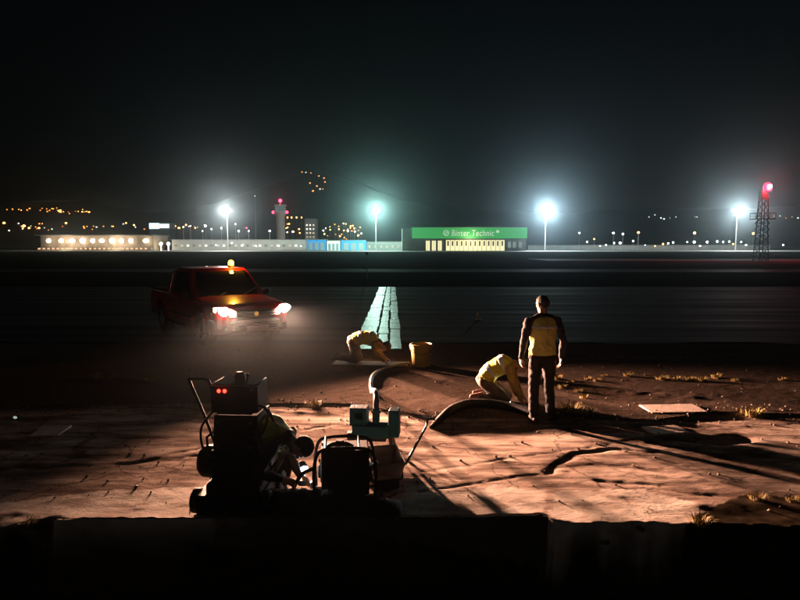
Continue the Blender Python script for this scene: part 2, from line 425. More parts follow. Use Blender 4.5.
so['kind'] = 'stuff'; so['label'] = 'loose gravel and crumbs scattered over the torn pavement'; so['category'] = 'gravel'

# ------------------------------------------------------------------ pickup truck
RED = mat('red_paint', (.42, .018, .014), .32, coat=.6, var=.08, scale=3)
BLACKP = mat('black_plastic', (.012, .012, .013), .5)
GLASS = mat('dark_window_glass', (.012, .013, .014), .06, spec=.8)
CHROME = mat('chrome', (.75, .74, .72), .16, metal=1)
RUBBER = mat('tyre_rubber', (.014, .014, .014), .85, bump=.2, bscale=60)
ALLOY = mat('grey_alloy', (.32, .32, .33), .35, metal=.9)
BUMP = mat('silver_bumper_paint', (.55, .47, .45), .35, coat=.3, var=.06, scale=4)

STN = [  # x, z_bottom, z_top, half width
    (2.46, .50, .86, .66), (2.42, .44, .93, .76), (2.32, .38, .985, .845), (2.05, .34, 1.02, .895), (1.5, .34, 1.055, .915), (1.05, .34, 1.085, .92),
    (.4, .34, 1.08, .92), (-.95, .34, 1.08, .92), (-1.05, .34, 1.09, .92), (-2.0, .40, 1.10, .918), (-2.62, .46, 1.10, .91), (-2.72, .50, 1.09, .89)]
def stn(x):
    a = np.array(STN)[::-1]
    return [float(np.interp(x, a[:, 0], a[:, k])) for k in (1, 2, 3)]
def sec(x):
    zb, zt, w = stn(x); h = zt-zb
    half = [(w*.55, zb), (w-.10, zb+.005), (w-.035, zb+.06), (w-.012, zb+.16*h+.04), (w, zb+.5*h), (w-.006, zb+.70*h), (w-.012, zt-.16), (w-.028, zt-.07), (w-.07, zt-.02), (w-.16, zt), (w*.5, zt+.02)]
    pts = [(0, zb)]+half+[(0, zt+.028)]
    return [(x, y, z) for y, z in pts]+[(x, -y, z) for y, z in half[::-1]]
def side_y(x, z):
    s = [p for p in sec(x) if p[1] >= 0]; w = max(p[1] for p in s)
    zs = [p[2] for p in s[2:10]]; ys = [p[1] for p in s[2:10]]
    return float(np.interp(z, zs, ys))
def make_truck(loc, rz):
    t = thing('pickup_truck', 'red double-cab pickup truck with glaring headlights and an amber roof beacon', 'truck', loc, rz)
    b = MB(); xs = []
    for i in range(len(STN)-1):
        k = 3 if abs(STN[i][0]-STN[i+1][0]) < .3 else 5
        xs += [STN[i][0]+(STN[i+1][0]-STN[i][0])*j/k for j in range(k)]
    xs.append(STN[-1][0]); S = [sec(x) for x in xs]; n = len(S[0])
    b.add([p for s_ in S for p in s_], [(i*n+j, i*n+(j+1) % n, (i+1)*n+(j+1) % n, (i+1)*n+j) for i in range(len(S)-1) for j in range(n)]+[tuple(range(n)), tuple(range((len(S)-1)*n, len(S)*n))[::-1]])
    body = b.build('body', RED, t, ang=50)
    cut = MB()
    for ax in (1.5, -1.58):
        for s_ in (-1, 1): cut.cyl((ax, s_*.55, .40), (ax, s_*1.2, .40), .475, n=40)
    cut.box((-1.88, 0, 1.0), (1.46, 1.62, .9))
    co = cut.build('cutter', BLACKP, None, smooth=False)
    md = body.modifiers.new('arch', 'BOOLEAN'); md.object = co; md.operation = 'DIFFERENCE'; md.solver = 'EXACT'
    co.parent = t
    bpy.context.view_layer.update()
    m2 = bpy.data.meshes.new_from_object(body.evaluated_get(bpy.context.evaluated_depsgraph_get()))
    body.modifiers.clear(); body.data = m2; m2.name = 'body'
    m2.materials.clear(); m2.materials.append(RED); m2.polygons.foreach_set('material_index', [0]*len(m2.polygons))
    m2.polygons.foreach_set('use_smooth', [True]*len(m2.polygons)); m2.set_sharp_from_angle(angle=R(40))
    bpy.data.objects.remove(co)
    # cab
    base = [(1.02, .84), (-1.0, .86)]; roof = [(.30, .66), (-.82, .67)]; zb, zr = 1.06, 1.74
    def cabpt(u, v, s_):   # u 0 front .. 1 rear, v 0 belt .. 1 roof
        x0 = 1.02+(-1.0-1.02)*u; x1 = .30+(-.82-.30)*u; y0 = .85; y1 = .665
        bow = .03*math.sin(math.pi*v)
        return Vector((x0+(x1-x0)*v, s_*(y0+(y1-y0)*v+bow), zb+(zr-zb)*v))
    c = MB(); rows = []
    for v in (0, .25, .5, .75, .93, 1.0):
        r_ = []
        k = .0 if v < 1 else .05
        for u in (0, .04, .25, .5, .75, .97, 1.0): p = cabpt(u, min(v, .97), 1); r_.append(p-Vector((0, k, -.02 if v == 1 else 0)))
        for yy in (.5, 0, -.5): r_.append(Vector((cabpt(1, min(v, .97), 1).x-.015*(1-yy*yy), yy*cabpt(1, v, 1).y, cabpt(1, min(v, .97), 1).z+(.02 if v == 1 else 0))))
        for u in (1.0, .97, .75, .5, .25, .04, 0): p = cabpt(u, min(v, .97), -1); r_.append(p+Vector((0, k, .02 if v == 1 else 0)))
        for yy in (-.5, 0, .5): r_.append(Vector((cabpt(0, min(v, .97), 1).x+.07*(1-yy*yy), yy*cabpt(0, v, 1).y, cabpt(0, min(v, .97), 1).z+(.02 if v == 1 else 0))))
        rows.append(r_)
    m = len(rows[0])
    c.add([p for r_ in rows for p in r_], [(i*m+j, i*m+(j+1) % m, (i+1)*m+(j+1) % m, (i+1)*m+j) for i in range(len(rows)-1) for j in range(m)])
    cx = MB(); top = rows[-1]; cen = Vector((-.25, 0, zr+.035))
    c.add(top+[cen], [(i, (i+1) % m, m) for i in range(m)])
    c.build('cab', RED, t, ang=50)
    def pane(name, f, nu=8, nv=5, m_=GLASS, off=.006):
        P = [[f(i/nu, j/nv) for j in range(nv+1)] for i in range(nu+1)]
        return MB().grid(P).build(name, m_, t, solid=.006)
    def sidep(u0, u1, v0, v1, s_, slant=0):
        def f(a, v):
            vv = v0+(v1-v0)*v; u = u0+(u1-u0)*a
            p = cabpt(u, vv, s_); p.y += s_*.012; return p
        return f
    for s_ in (1, -1):
        pane('side_window', sidep(.13, .49, .08, .86, s_)); pane('side_window', sidep(.54, .90, .08, .86, s_))
    def ws(a, v):
        yy = -.90+1.8*a; vv = .06+.82*v
        p = cabpt(0, vv, 1); return Vector((p.x+.07*(1-yy*yy)+.012, yy*p.y, p.z+.008))
    pane('windscreen', ws, 12, 6)
    def rw(a, v):
        yy = -.8+1.6*a; vv = .2+.65*v; p = cabpt(1, vv, 1); return Vector((p.x-.03, yy*p.y, p.z))
    pane('rear_window', rw, 8, 4)
    for yy in (-.28, .30):
        MB().tube([(1.09, yy, 1.12), (.98, yy+.18, 1.175), (.86, yy+.46, 1.27)], .009, 6).build('wiper', BLACKP, t)
    # doors: skins standing a little proud of the body with open shut lines
    for s_ in (1, -1):
        for x0, x1 in ((.93, .02), (-.02, -.92)):
            P = []
            for i in range(11):
                x = x0+(x1-x0)*i/10; row = []
                for j in range(9):
                    z = .44+(.62)*j/8; xx = x
                    if x1 < -.5 and z < .80: xx = max(x, -1.58+math.sqrt(max(0, .52**2-(z-.40)**2)))
                    row.append((xx, s_*(side_y(x, z)+.010), z))
                P.append(row)
            d = MB().grid(P).build('door', RED, t, solid=.012)
            hx = x1+.16
            MB().box((hx, s_*(side_y(hx, .93)+.035), .93), (.17, .022, .03)).build('handle', CHROME, d, bevel=.008)
            MB().box(((x0+x1)/2, s_*(side_y(0, .66)+.02), .64), (abs(x1-x0)-.08, .016, .05)).build('rub_strip', BLACKP, d, bevel=.005)
        mi = MB(); mi.ell((.80, s_*1.02, 1.15), (.07, .11, .085), 12, 8); mi.cyl((.80, s_*.85, 1.09), (.80, s_*1.0, 1.13), .022)
        mo = mi.build('wing_mirror', BLACKP, t)
        MB().ell((.745, s_*1.02, 1.15), (.02, .09, .068), 12, 8).build('mirror_glass', CHROME, mo)
        st = MB(); st.tube([(1.0, s_*.90, .37), (-1.05, s_*.90, .37)], .035, 8); st.build('side_step', BLACKP, t)
        # wheel-arch flares
        for ax in (1.5, -1.58):
            fl = MB(); P = []
            for i in range(25):
                a = R(-8+196*i/24); c_, n_ = math.cos(a), math.sin(a); row = []
                for rr, yo in ((.47, .0), (.485, .045), (.53, .035), (.55, .0)):
                    x, z = ax+rr*c_, .40+rr*n_; row.append((x, s_*(side_y(min(2.3, max(-2.6, x)), min(z, 1.0))+yo), z))
                P.append(row)
            fl.grid(P).build('arch_flare', RED, t)
        for ax in (1.5, -1.58):
            w = part_empty('wheel', t, (ax, s_*.79, .385))
            MB().lathe([(.225, -.115), (.30, -.125), (.36, -.115), (.383, -.08), (.388, 0), (.383, .08), (.36, .115), (.30, .125), (.225, .115)], 40, axis='Y', close=True).build('tyre', RUBBER, w)
            rm = MB(); rm.lathe([(.228, -.10), (.232, .10), (.215, .10), (.205, -.08)], 32, axis='Y', close=True)
            rm.cyl((0, s_*.03, 0), (0, s_*.085, 0), .06, .05, 16)
            for k in range(6):
                a = k*math.pi/3; rm.cyl((.04*math.cos(a), s_*.07, .04*math.sin(a)), (.215*math.cos(a), s_*.085, .215*math.sin(a)), .032, .024, 8)
            rm.build('rim', ALLOY, w)
    # nose
    def nose_x(y, z):      # front surface by shape
        return 2.47-.30*(abs(y)/.9)**3.2-.10*max(0, z-.78)
    gr = MB(); P = []
    gr.grid([[(nose_x(y, z)+.012, y, z) for z in (.66, .72, .80, .875)] for y in np.linspace(-.46, .46, 15)])
    go = gr.build('grille', BLACKP, t, solid=.02)
    for z in (.70, .755, .81, .86):
        MB().tube([(nose_x(y, z)+.03, y, z) for y in np.linspace(-.45, .45, 15)], .011, 6).build('bar', CHROME, go)
    bd = MB(); bd.cyl((nose_x(0, .79)+.03, 0, .79), (nose_x(0, .79)+.055, 0, .79), .06, .055, 6); bd.build('badge', CHROME, t)
    bpm = MB()
    prof = [(.36, -.08), (.37, .02), (.42, .055), (.50, .06), (.57, .065), (.63, .055), (.655, .02), (.66, -.06)]
    bpm.grid([[(nose_x(y, z)*1.0-.30*max(0, abs(y)-.82)*2+o_, y, z) for z, o_ in prof] for y in np.linspace(-.91, .91, 25)])
    for s_ in (1, -1):
        bpm.grid([[(2.12-.42*i/5, s_*(.91+.012), z) for z, o_ in prof] for i in range(6)])
    bo = bpm.build('front_bumper', BUMP, t, solid=.02, ang=60)
    it = MB(); it.grid([[(nose_x(y, z)+.082, y, z) for z in (.455, .50, .545)] for y in np.linspace(-.50, .50, 13)]); it.build('air_intake', BLACKP, bo, solid=.02)
    for z in (.425, .60): MB().tube([(nose_x(y, z)+.075, y, z) for y in np.linspace(-.62, .62, 17)], .013, 6).build('trim_bar', CHROME, bo)
    for s_ in (1, -1):
        MB().ell((nose_x(.68, .5)+.06, s_*.68, .50), (.03, .075, .05), 14, 8).build('fog_lamp', GLASS, bo)
    MB().box((nose_x(0, .5)+.115, 0, .47), (.012, .52, .11)).build('number_plate', mat('plate_white', (.6, .6, .58), .5), bo, bevel=.003)
    HL = emitter('headlamp_glow', (1, .84, .72), 40, True); LENS = mat('lit_lamp_lens', (.30, .27, .26), .2, emit=(1, .70, .52), estr=3.5)
    for s_ in (1, -1):
        P = []
        for i in range(13):
            a = i/12; y = .46+.41*a; row = []
            zc = .80+.10*a; hh = .098*math.sin(math.pi*min(1, .12+.80*a))**.6
            for j in range(7):
                z = zc+hh*(j/3-1); row.append((nose_x(y, z)+.055+.02*math.sin(math.pi*j/6)-.34*max(0, y-.80), s_*y, z))
            P.append(row)
        h = MB().grid(P).build('headlight', LENS, t, solid=.02)
        MB().ell((nose_x(.68, .86)+.075, s_*.675, .855), (.06, .19, .10), 20, 12, Matrix.Rotation(R(-22*s_), 3, 'Z') @ Matrix.Rotation(R(14*s_), 3, 'X')).build('bulb_lens', HL, h)
        # the dipped beam of this headlight: wide, shallow cone along the truck's heading
        sp = lamp('headlight_beam', t, (2.66, s_*.69, .85), (1, .51, .33), 32000, .07, 'SPOT')
        sp.data.spot_size = R(22); sp.data.spot_blend = 1.0
        d = Vector((math.cos(R(-1*s_)), math.sin(R(-1*s_)), -.04))
        sp.rotation_euler = d.to_track_quat('-Z', 'Y').to_euler(); sp.scale = (5, 1, 1)
        MB().box((2.16, s_*.905, .80), (.12, .014, .05)).build('indicator', mat('amber_plastic', (.5, .16, .01), .3), t, bevel=.005)
        MB().box((-2.71, s_*.80, .90), (.05, .13, .30)).build('tail_light', mat('red_lens', (.25, .01, .01), .25), t, bevel=.01)
    MB().box((-2.735, 0, .85), (.025, 1.42, .42)).build('tailgate', RED, t, bevel=.01)
    MB().box((-2.80, 0, .50), (.14, 1.7, .14)).build('rear_bumper', BLACKP, t, bevel=.03)
    rl = MB()
    for s_ in (1, -1): rl.tube([(-1.15, s_*.87, 1.13), (-1.9, s_*.87, 1.135), (-2.68, s_*.86, 1.13)], .022, 8)
    rl.build('bed_rail', BLACKP, t)
    rb = MB(); rb.tube(bez([(-1.25, .80, 1.05), (-1.2, .74, 1.40), (-1.18, .62, 1.62), (-1.18, 0, 1.66), (-1.18, -.62, 1.62), (-1.2, -.74, 1.40), (-1.25, -.80, 1.05)], 6), .035, 10); rb.build('roll_bar', CHROME, t)
    ex = MB(); ex.box((-.1, 0, .36), (4.2, 1.1, .14)); ex.cyl((1.5, -.8, .385), (1.5, .8, .385), .05); ex.cyl((-1.58, -.8, .385), (-1.58, .8, .385), .06); ex.build('chassis', BLACKP, t)
    # amber beacon
    be = part_empty('beacon', t, (.16, .36, 1.755))
    MB().lathe([(0, 0), (.085, 0), (.085, .035), (.07, .045), (0, .045)], 20).build('beacon_base', BLACKP, be)
    MB().lathe([(.065, .045), (.07, .06), (.066, .13), (.045, .165), (0, .175)], 20).build('beacon_dome', emitter('amber_glow', (1, .42, .03), 16, True), be)
    lamp('beacon_light', be, (0.16, 0, .10), (1, .42, .04), 60, .05)
    return t
TR = gp(252, 347); YAW = R(37)
truck = make_truck((TR.x-2.38*math.sin(YAW), TR.y+2.38*math.cos(YAW), .0), -math.pi/2+YAW)
truck.scale = (1.07,)*3

# ------------------------------------------------------------------ people
SKIN = mat('skin', (.42, .24, .17), .55, var=.1, scale=20)
NAVY = mat('navy_workwear', (.018, .020, .028), .85, var=.3, scale=18, bump=.3, bscale=35)
CHAR = mat('charcoal_trousers', (.009, .009, .010), .88, var=.3, scale=18, bump=.3, bscale=35)
KHAKI = mat('khaki_trousers', (.06, .045, .035), .85, var=.2, scale=15, bump=.3, bscale=35)
SHIRT = mat('ochre_shirt', (.32, .21, .045), .85, var=.2, scale=15, bump=.3, bscale=35)
BOOT = mat('dark_boot', (.03, .022, .017), .6)
RBOOT = mat('brown_boot', (.16, .06, .04), .6)
HIVIS = mat('hi_vis_yellow', (.72, .58, .05), .7, var=.14, scale=12, bump=.25, bscale=30)
HIPALE = mat('hi_vis_faded', (.70, .62, .15), .7, var=.14, scale=12, bump=.25, bscale=30)
HIGREEN = mat('hi_vis_lime', (.40, .52, .04), .7, var=.14, scale=12, bump=.25, bscale=30)
RETRO = mat('reflective_band', (.62, .62, .60), .35)
HAIR = mat('dark_hair', (.012, .010, .009), .6, bump=.6, bscale=90)
def V(*a): return Vector(a)
def hull_ell(bm, items):
    vs = []
    for c, r, M in items:
        r = (r, r, r) if not hasattr(r, '__len__') else r
        for j in range(0, 9):
            a = -math.pi/2+math.pi*j/8
            for i in range(12 if 0 < j < 8 else 1):
                t = 2*math.pi*i/12
                vs.append(bm.verts.new(Vector(c)+M@Vector((r[0]*math.cos(a)*math.cos(t), r[1]*math.cos(a)*math.sin(t), r[2]*math.sin(a)))))
    res = bmesh.ops.convex_hull(bm, input=vs)
    rm = [g for g in set(res['geom_interior']+res['geom_unused']) if isinstance(g, bmesh.types.BMVert) and g.is_valid]
    if rm: bmesh.ops.delete(bm, geom=rm, context='VERTS')
def remeshed(bm, voxel, smooth):
    me_ = bpy.data.meshes.new('t'); bm.to_mesh(me_); bm.free()
    o = bpy.data.objects.new('t', me_); COL.objects.link(o)
    m = o.modifiers.new('r', 'REMESH'); m.mode = 'VOXEL'; m.voxel_size = voxel; m.use_smooth_shade = True
    s = o.modifiers.new('s', 'SMOOTH'); s.factor = .5; s.iterations = smooth
    bpy.context.view_layer.update()
    r = bpy.data.meshes.new_from_object(o.evaluated_get(bpy.context.evaluated_depsgraph_get()))
    bpy.data.objects.remove(o); bpy.data.meshes.remove(me_)
    return r
I3 = Matrix.Identity(3)
def n3(P, f, seed): return noise2(P[:, 0]*f+P[:, 2]*f*.63, P[:, 1]*f-P[:, 2]*f*.71, seed)+noise2(P[:, 1]*f*.8+P[:, 2]*f, P[:, 0]*f*.6+P[:, 2]*f*.3, seed+5)-1
def wrinkle(me_, seg=None, amp=1.0):
    """folds in the cloth; skin and boots stay smooth"""
    k = len(me_.vertices); P = np.empty(k*3); me_.vertices.foreach_get('co', P); P = P.reshape(-1, 3)
    N = np.empty(k*3); me_.vertex_normals.foreach_get('vector', N); N = N.reshape(-1, 3); w = np.ones(k)
    if seg:
        best = np.full(k, 1e9)
        for a, ra, b, rb, reg in seg:
            a_ = np.array(a); d = np.array(b)-a_; u = np.clip((P-a_)@d/(d@d+1e-9), 0, 1); ds = np.linalg.norm(P-a_-u[:, None]*d, axis=1)-(ra+(rb-ra)*u)
            q = ds < best; best[q] = ds[q]; w[q] = 1.0 if reg in ('jacket', 'trousers') else 0
    fold = np.abs(n3(P, 9, 3)); f = .016*(.25-fold)*1.2+.009*n3(P, 22, 9)
    P = P+N*(w*f*amp)[:, None]; me_.vertices.foreach_set('co', P.ravel()); me_.update()
def frame(up, left):
    u = up.normalized(); f = left.cross(u).normalized(); l_ = u.cross(f)
    return Matrix((f, l_, u)).transposed()
def make_person(label, J, loc, rz, mats, vest=HIVIS, vest_range=(.22, .97), bands=((.34, .40), (.52, .58)), group=None, voxel=.0085, hat=None):
    """J: joints in the person's own frame (x ahead, y left, z up)"""
    t = thing('person', label, 'person', loc, rz, group)
    seg = []; bm = bmesh.new()
    def cap(a, ra, b, rb, reg, M1=I3, M2=I3):
        hull_ell(bm, [(a, ra, M1), (b, rb, M2)])
        f = lambda r: r if not hasattr(r, '__len__') else (r[0]+r[1])/2
        seg.append((Vector(a), f(ra), Vector(b), f(rb), reg))
    pel, wai, che, nek = J['pelvis'], J['waist'], J['chest'], J['neck']
    left = (J['shL']-J['shR']).normalized(); lh = (J['hipL']-J['hipR']).normalized()
    Mp = frame(wai-pel, lh); Mw = frame(che-pel, (left+lh)); Mc = frame(nek-wai, left); Mn = frame(nek-che, left)
    T = [(pel, (.125, .175, .11), Mp), (wai, (.115, .155, .10), Mw), (che, (.128, .178, .13), Mc), ((J['shL']+J['shR'])/2, (.085, .165, .06), Mn)]
    for (a, ra, A), (b, rb, B) in zip(T[:-1], T[1:]): cap(a, ra, b, rb, 'jacket' if a is not pel else 'jacket', A, B)
    cap(pel-Mp@V(0, 0, .03), (.13, .178, .09), pel-Mp@V(0, 0, .05), (.12, .165, .08), 'trousers', Mp, Mp)
    for k in 'LR': cap(nek-(nek-che).normalized()*.01, .062, J['sh'+k]+(nek-J['sh'+k])*.12, .060, 'jacket')
    cap(nek, .060, J['head']-J['hup']*.05, .056, 'skin')
    Mh = frame(J['hup'], J['hup'].cross(J['hfw'])); H = J['head']
    cap(H+Mh@V(-.008, 0, .03), (.098, .078, .092), H+Mh@V(.028, 0, -.06), (.058, .052, .055), 'skin', Mh, Mh)
    cap(H+Mh@V(.092, 0, .02), .010, H+Mh@V(.108, 0, -.022), .016, 'skin')          # nose
    cap(H+Mh@V(.078, -.03, .030), .014, H+Mh@V(.078, .03, .030), .014, 'skin')      # brow
    cap(H+Mh@V(.082, -.018, -.062), .009, H+Mh@V(.082, .018, -.062), .009, 'skin')  # mouth
    cap(H+Mh@V(.072, 0, -.098), .018, H+Mh@V(.06, 0, -.09), .024, 'skin')           # chin
    for s_ in (-1, 1): cap(H+Mh@V(-.008, s_*.080, .018), (.020, .009, .026), H+Mh@V(-.004, s_*.077, -.022), (.012, .008, .014), 'skin', Mh, Mh)
    for s_, k in ((1, 'L'), (-1, 'R')):
        sh, el, wr = J['sh'+k], J['el'+k], J['wr'+k]
        cap(sh, .068, sh+(el-sh)*.5, .060, 'jacket'); cap(sh+(el-sh)*.5, .060, el, .050, 'jacket')
        fore = J.get('fore', 'jacket')
        cap(el, .050, el+(wr-el)*.35, .050, fore); cap(el+(wr-el)*.35, .050, wr, .037, fore)
        # hand: palm, four fingers, thumb
        hd = J['hd'+k].normalized(); pn = J['pn'+k]; pn = (pn-hd*pn.dot(hd)).normalized(); sd = hd.cross(pn)   # pn out of the palm
        th = sd*J.get('th'+k, s_)
        Mhn = Matrix((hd, th, pn)).transposed()
        pc = wr+hd*.055
        cap(wr, .029, wr+hd*.03, (.024, .034, .020), 'skin', I3, Mhn); cap(wr+hd*.03, (.024, .034, .020), wr+hd*.088, (.018, .041, .016), 'skin', Mhn, Mhn)
        for q, ln in ((-.031, .064), (-.010, .078), (.011, .084), (.032, .076)):
            b0_ = wr+hd*.098+th*q; c1 = J.get('curl', .5)
            d1 = (hd*math.cos(c1*.6)+pn*math.sin(c1*.6)+th*q*2.2).normalized(); d2 = (hd*math.cos(c1*1.5)+pn*math.sin(c1*1.5)+th*q*1.5).normalized()
            cap(b0_, .0098, b0_+d1*ln*.52, .009, 'skin'); cap(b0_+d1*ln*.52, .009, b0_+d1*ln*.52+d2*ln*.5, .0078, 'skin')
        tb = wr+hd*.03+th*.028; td = (hd*.7+th*.62+pn*.35).normalized()
        cap(tb, .014, tb+td*.042, .0115, 'skin'); cap(tb+td*.042, .0115, tb+td*.042+(hd*.9+th*.2+pn*.35).normalized()*.032, .0095, 'skin')
        hp, kn, an, to = J['hip'+k], J['kn'+k], J['an'+k], J['to'+k]
        cap(hp, .104, hp+(kn-hp)*.5, .090, 'trousers'); cap(hp+(kn-hp)*.5, .090, kn, .072, 'trousers')
        cap(kn, .072, kn+(an-kn)*.35, .073, 'trousers'); cap(kn+(an-kn)*.35, .073, an+(kn-an)*.06, .068, 'trousers')
        fd = (to-an).normalized(); sl = J.get('sole'+k, V(0, 0, -1)); sl = (sl-fd*sl.dot(fd)).normalized()
        cap(an, .053, an+sl*.02, .055, 'boot')
        cap(an-fd*.05+sl*.045, .040, an+fd*.06+sl*.045, .044, 'boot'); cap(an+fd*.06+sl*.045, .044, to+sl*.052-fd*.03, .036, 'boot')
        cap(an, .052, an+fd*.05+sl*.03, .046, 'boot')
    me_ = remeshed(bm, voxel, 2)
    wrinkle(me_, seg)
    regs = ['jacket', 'trousers', 'skin', 'boot']
    for r in regs: me_.materials.append(mats[r])
    P = np.empty(len(me_.polygons)*3); me_.polygons.foreach_get('center', P); P = P.reshape(-1, 3)
    best = np.full(len(P), 1e9); bi = np.zeros(len(P), np.int32)
    for a, ra, b, rb, reg in seg:
        a_ = np.array(a); d = np.array(b)-a_; L = d@d+1e-9; u = np.clip((P-a_)@d/L, 0, 1)
        ds = np.linalg.norm(P-a_-u[:, None]*d, axis=1)-(ra+(rb-ra)*u)
        k = ds < best; best[k] = ds[k]; bi[k] = regs.index(reg)
    me_.polygons.foreach_set('material_index', bi); me_.polygons.foreach_set('use_smooth', [True]*len(P))
    me_.name = 'body'; bo = bpy.data.objects.new('body', me_); COL.objects.link(bo); bo.parent = t
    # eyes
    for s_ in (-1, 1):
        MB().ell(H+Mh@V(.080, s_*.032, .008), .012, 8, 6).build('eye', mat('eye', (.3, .3, .3), .2), t)
    # hair or headwear
    hm = bmesh.new(); hull_ell(hm, [(H+Mh@V(-.010, 0, .034), (.104, .084, .098), Mh)])
    hm2 = remeshed(hm, .011, 1); b2 = bmesh.new(); b2.from_mesh(hm2)
    kill = [f for f in b2.faces if (lambda q: q.z < -.075 or (q.z < .06 and q.x > -.0+.35*max(0, q.z)) or (q.z < .0 and q.x > -.035))(Mh.transposed()@(f.calc_center_median()-H))]
    bmesh.ops.delete(b2, geom=kill, context='FACES'); b2.to_mesh(hm2); b2.free()
    hm2.materials.append(hat or HAIR); ho = bpy.data.objects.new('hair' if not hat else 'cap', hm2); COL.objects.link(ho); ho.parent = t
    k_ = ho.modifiers.new('s', 'SOLIDIFY'); k_.thickness = .008; k_.offset = 0
    # vest: the torso's shell, open at neck, arms and hem
    if vest:
        vm = bmesh.new(); g = .020
        TT = [(c_, tuple(x+g for x in r_), M_) for c_, r_, M_ in T]
        for a, b in zip(TT[:-1], TT[1:]): hull_ell(vm, [a, b])
        vme = remeshed(vm, .012, 4); wrinkle(vme, None, .9)
        spine = [np.array(pel-Mp@V(0, 0, .10)), np.array(wai), np.array(che), np.array(nek)]
        cum = np.concatenate([[0], np.cumsum([np.linalg.norm(b-a) for a, b in zip(spine[:-1], spine[1:])])]); cum /= cum[-1]
        def par(Pc):
            bd = np.full(len(Pc), 1e9); bu = np.zeros(len(Pc))
            for i in range(3):
                a = spine[i]; d = spine[i+1]-a; u = np.clip((Pc-a)@d/(d@d), 0 if i else -1, 1 if i < 2 else 2)
                q = np.linalg.norm(Pc-a-u[:, None]*d, axis=1); k = q < bd-1e-6
                bd[k] = q[k]; bu[k] = (cum[i]+u*(cum[i+1]-cum[i]))[k]
            return bu
        def slice_(lo, hi, off, name, m_, th, parent, back=False):
            b_ = bmesh.new(); b_.from_mesh(vme)
            pv_ = par(np.array([f.calc_center_median() for f in b_.faces])); kill = [f for f, q in zip(b_.faces, pv_) if not lo <= q <= hi]
            bmesh.ops.delete(b_, geom=kill, context='FACES')
            b_.normal_update()
            if off:
                for v in b_.verts: v.co = v.co+v.normal*off
            mm = bpy.data.meshes.new(name); b_.to_mesh(mm); b_.free(); mm.materials.append(m_)
            mm.polygons.foreach_set('use_smooth', [True]*len(mm.polygons))
            o = bpy.data.objects.new(name, mm); COL.objects.link(o); o.parent = parent
            k = o.modifiers.new('s', 'SOLIDIFY'); k.thickness = th; k.offset = 0
            return o
        vo = slice_(vest_range[0], vest_range[1], 0, 'vest', vest, .006, t)
        for lo, hi in bands: slice_(lo, hi, .007, 'reflective_band', RETRO, .004, vo)
        bpy.data.meshes.remove(vme)
    return t

# standing foreman, back to the camera
STAND = dict(pelvis=V(0, 0, .96), waist=V(.0, 0, 1.12), chest=V(.0, 0, 1.31), neck=V(.0, 0, 1.50), shL=V(0, .205, 1.425), shR=V(0, -.205, 1.43),
    elL=V(-.03, .275, 1.16), elR=V(-.06, -.275, 1.16), wrL=V(.05, .285, .92), wrR=V(.06, -.30, .91), hdL=V(.12, .0, -1), hdR=V(.10, .02, -1), pnL=V(.1, -1, 0), pnR=V(.1, 1, 0),
    hipL=V(0, .09, .92), hipR=V(0, -.09, .92), knL=V(.02, .105, .50), knR=V(.07, -.135, .50), anL=V(-.01, .11, .10), anR=V(.06, -.16, .10), toL=V(.17, .13, .09), toR=V(.22, -.24, .09),
    head=V(.035, .0, 1.655), hup=V(.12, .04, 1).normalized(), hfw=V(1, .45, -.2).normalized(), curl=.7, thL=1, thR=-1)
pm = GP(541, 420)
make_person('person standing with back turned, dark workwear and yellow vest, arms hanging at the sides', STAND, (pm.x, pm.y, pm.z), R(97),
            dict(jacket=NAVY, trousers=CHAR, skin=SKIN, boot=BOOT), vest=HIPALE, vest_range=(.16, .99), bands=((.74, .80),), voxel=.008)
# kneeling worker, bent low over the cut beside him
KNEEL = dict(pelvis=V(-.20, 0, .36), waist=V(-.09, 0, .50), chest=V(.08, 0, .605), neck=V(.245, 0, .625), shL=V(.19, .18, .575), shR=V(.19, -.18, .575),
    elL=V(.27, .215, .32), elR=V(.25, -.215, .31), wrL=V(.37, .10, .12), wrR=V(.36, -.12, .11), hdL=V(.6, -.1, -.75), hdR=V(.6, .1, -.75), pnL=V(-.5, -.3, -.4), pnR=V(-.5, .3, -.4),
    hipL=V(-.20, .10, .33), hipR=V(-.20, -.10, .33), knL=V(.16, .15, .085), knR=V(.14, -.15, .085), anL=V(-.24, .13, .09), anR=V(-.26, -.13, .09), toL=V(-.38, .13, .05), toR=V(-.40, -.13, .05),
    head=V(.37, 0, .60), hup=V(.80, 0, .35).normalized(), hfw=V(.45, 0, -.9).normalized(), curl=.9, thL=1, thR=-1, soleL=V(-.4, 0, .9), soleR=V(-.4, 0, .9), fore='jacket')
pk = GP(497, 403)
make_person('kneeling person in a yellow vest bent over hand work beside the standing person', KNEEL, (pk.x, pk.y, pk.z), R(-12),
            dict(jacket=SHIRT, trousers=KHAKI, skin=SKIN, boot=RBOOT), vest=HIVIS, bands=((.40, .47), (.72, .79)))
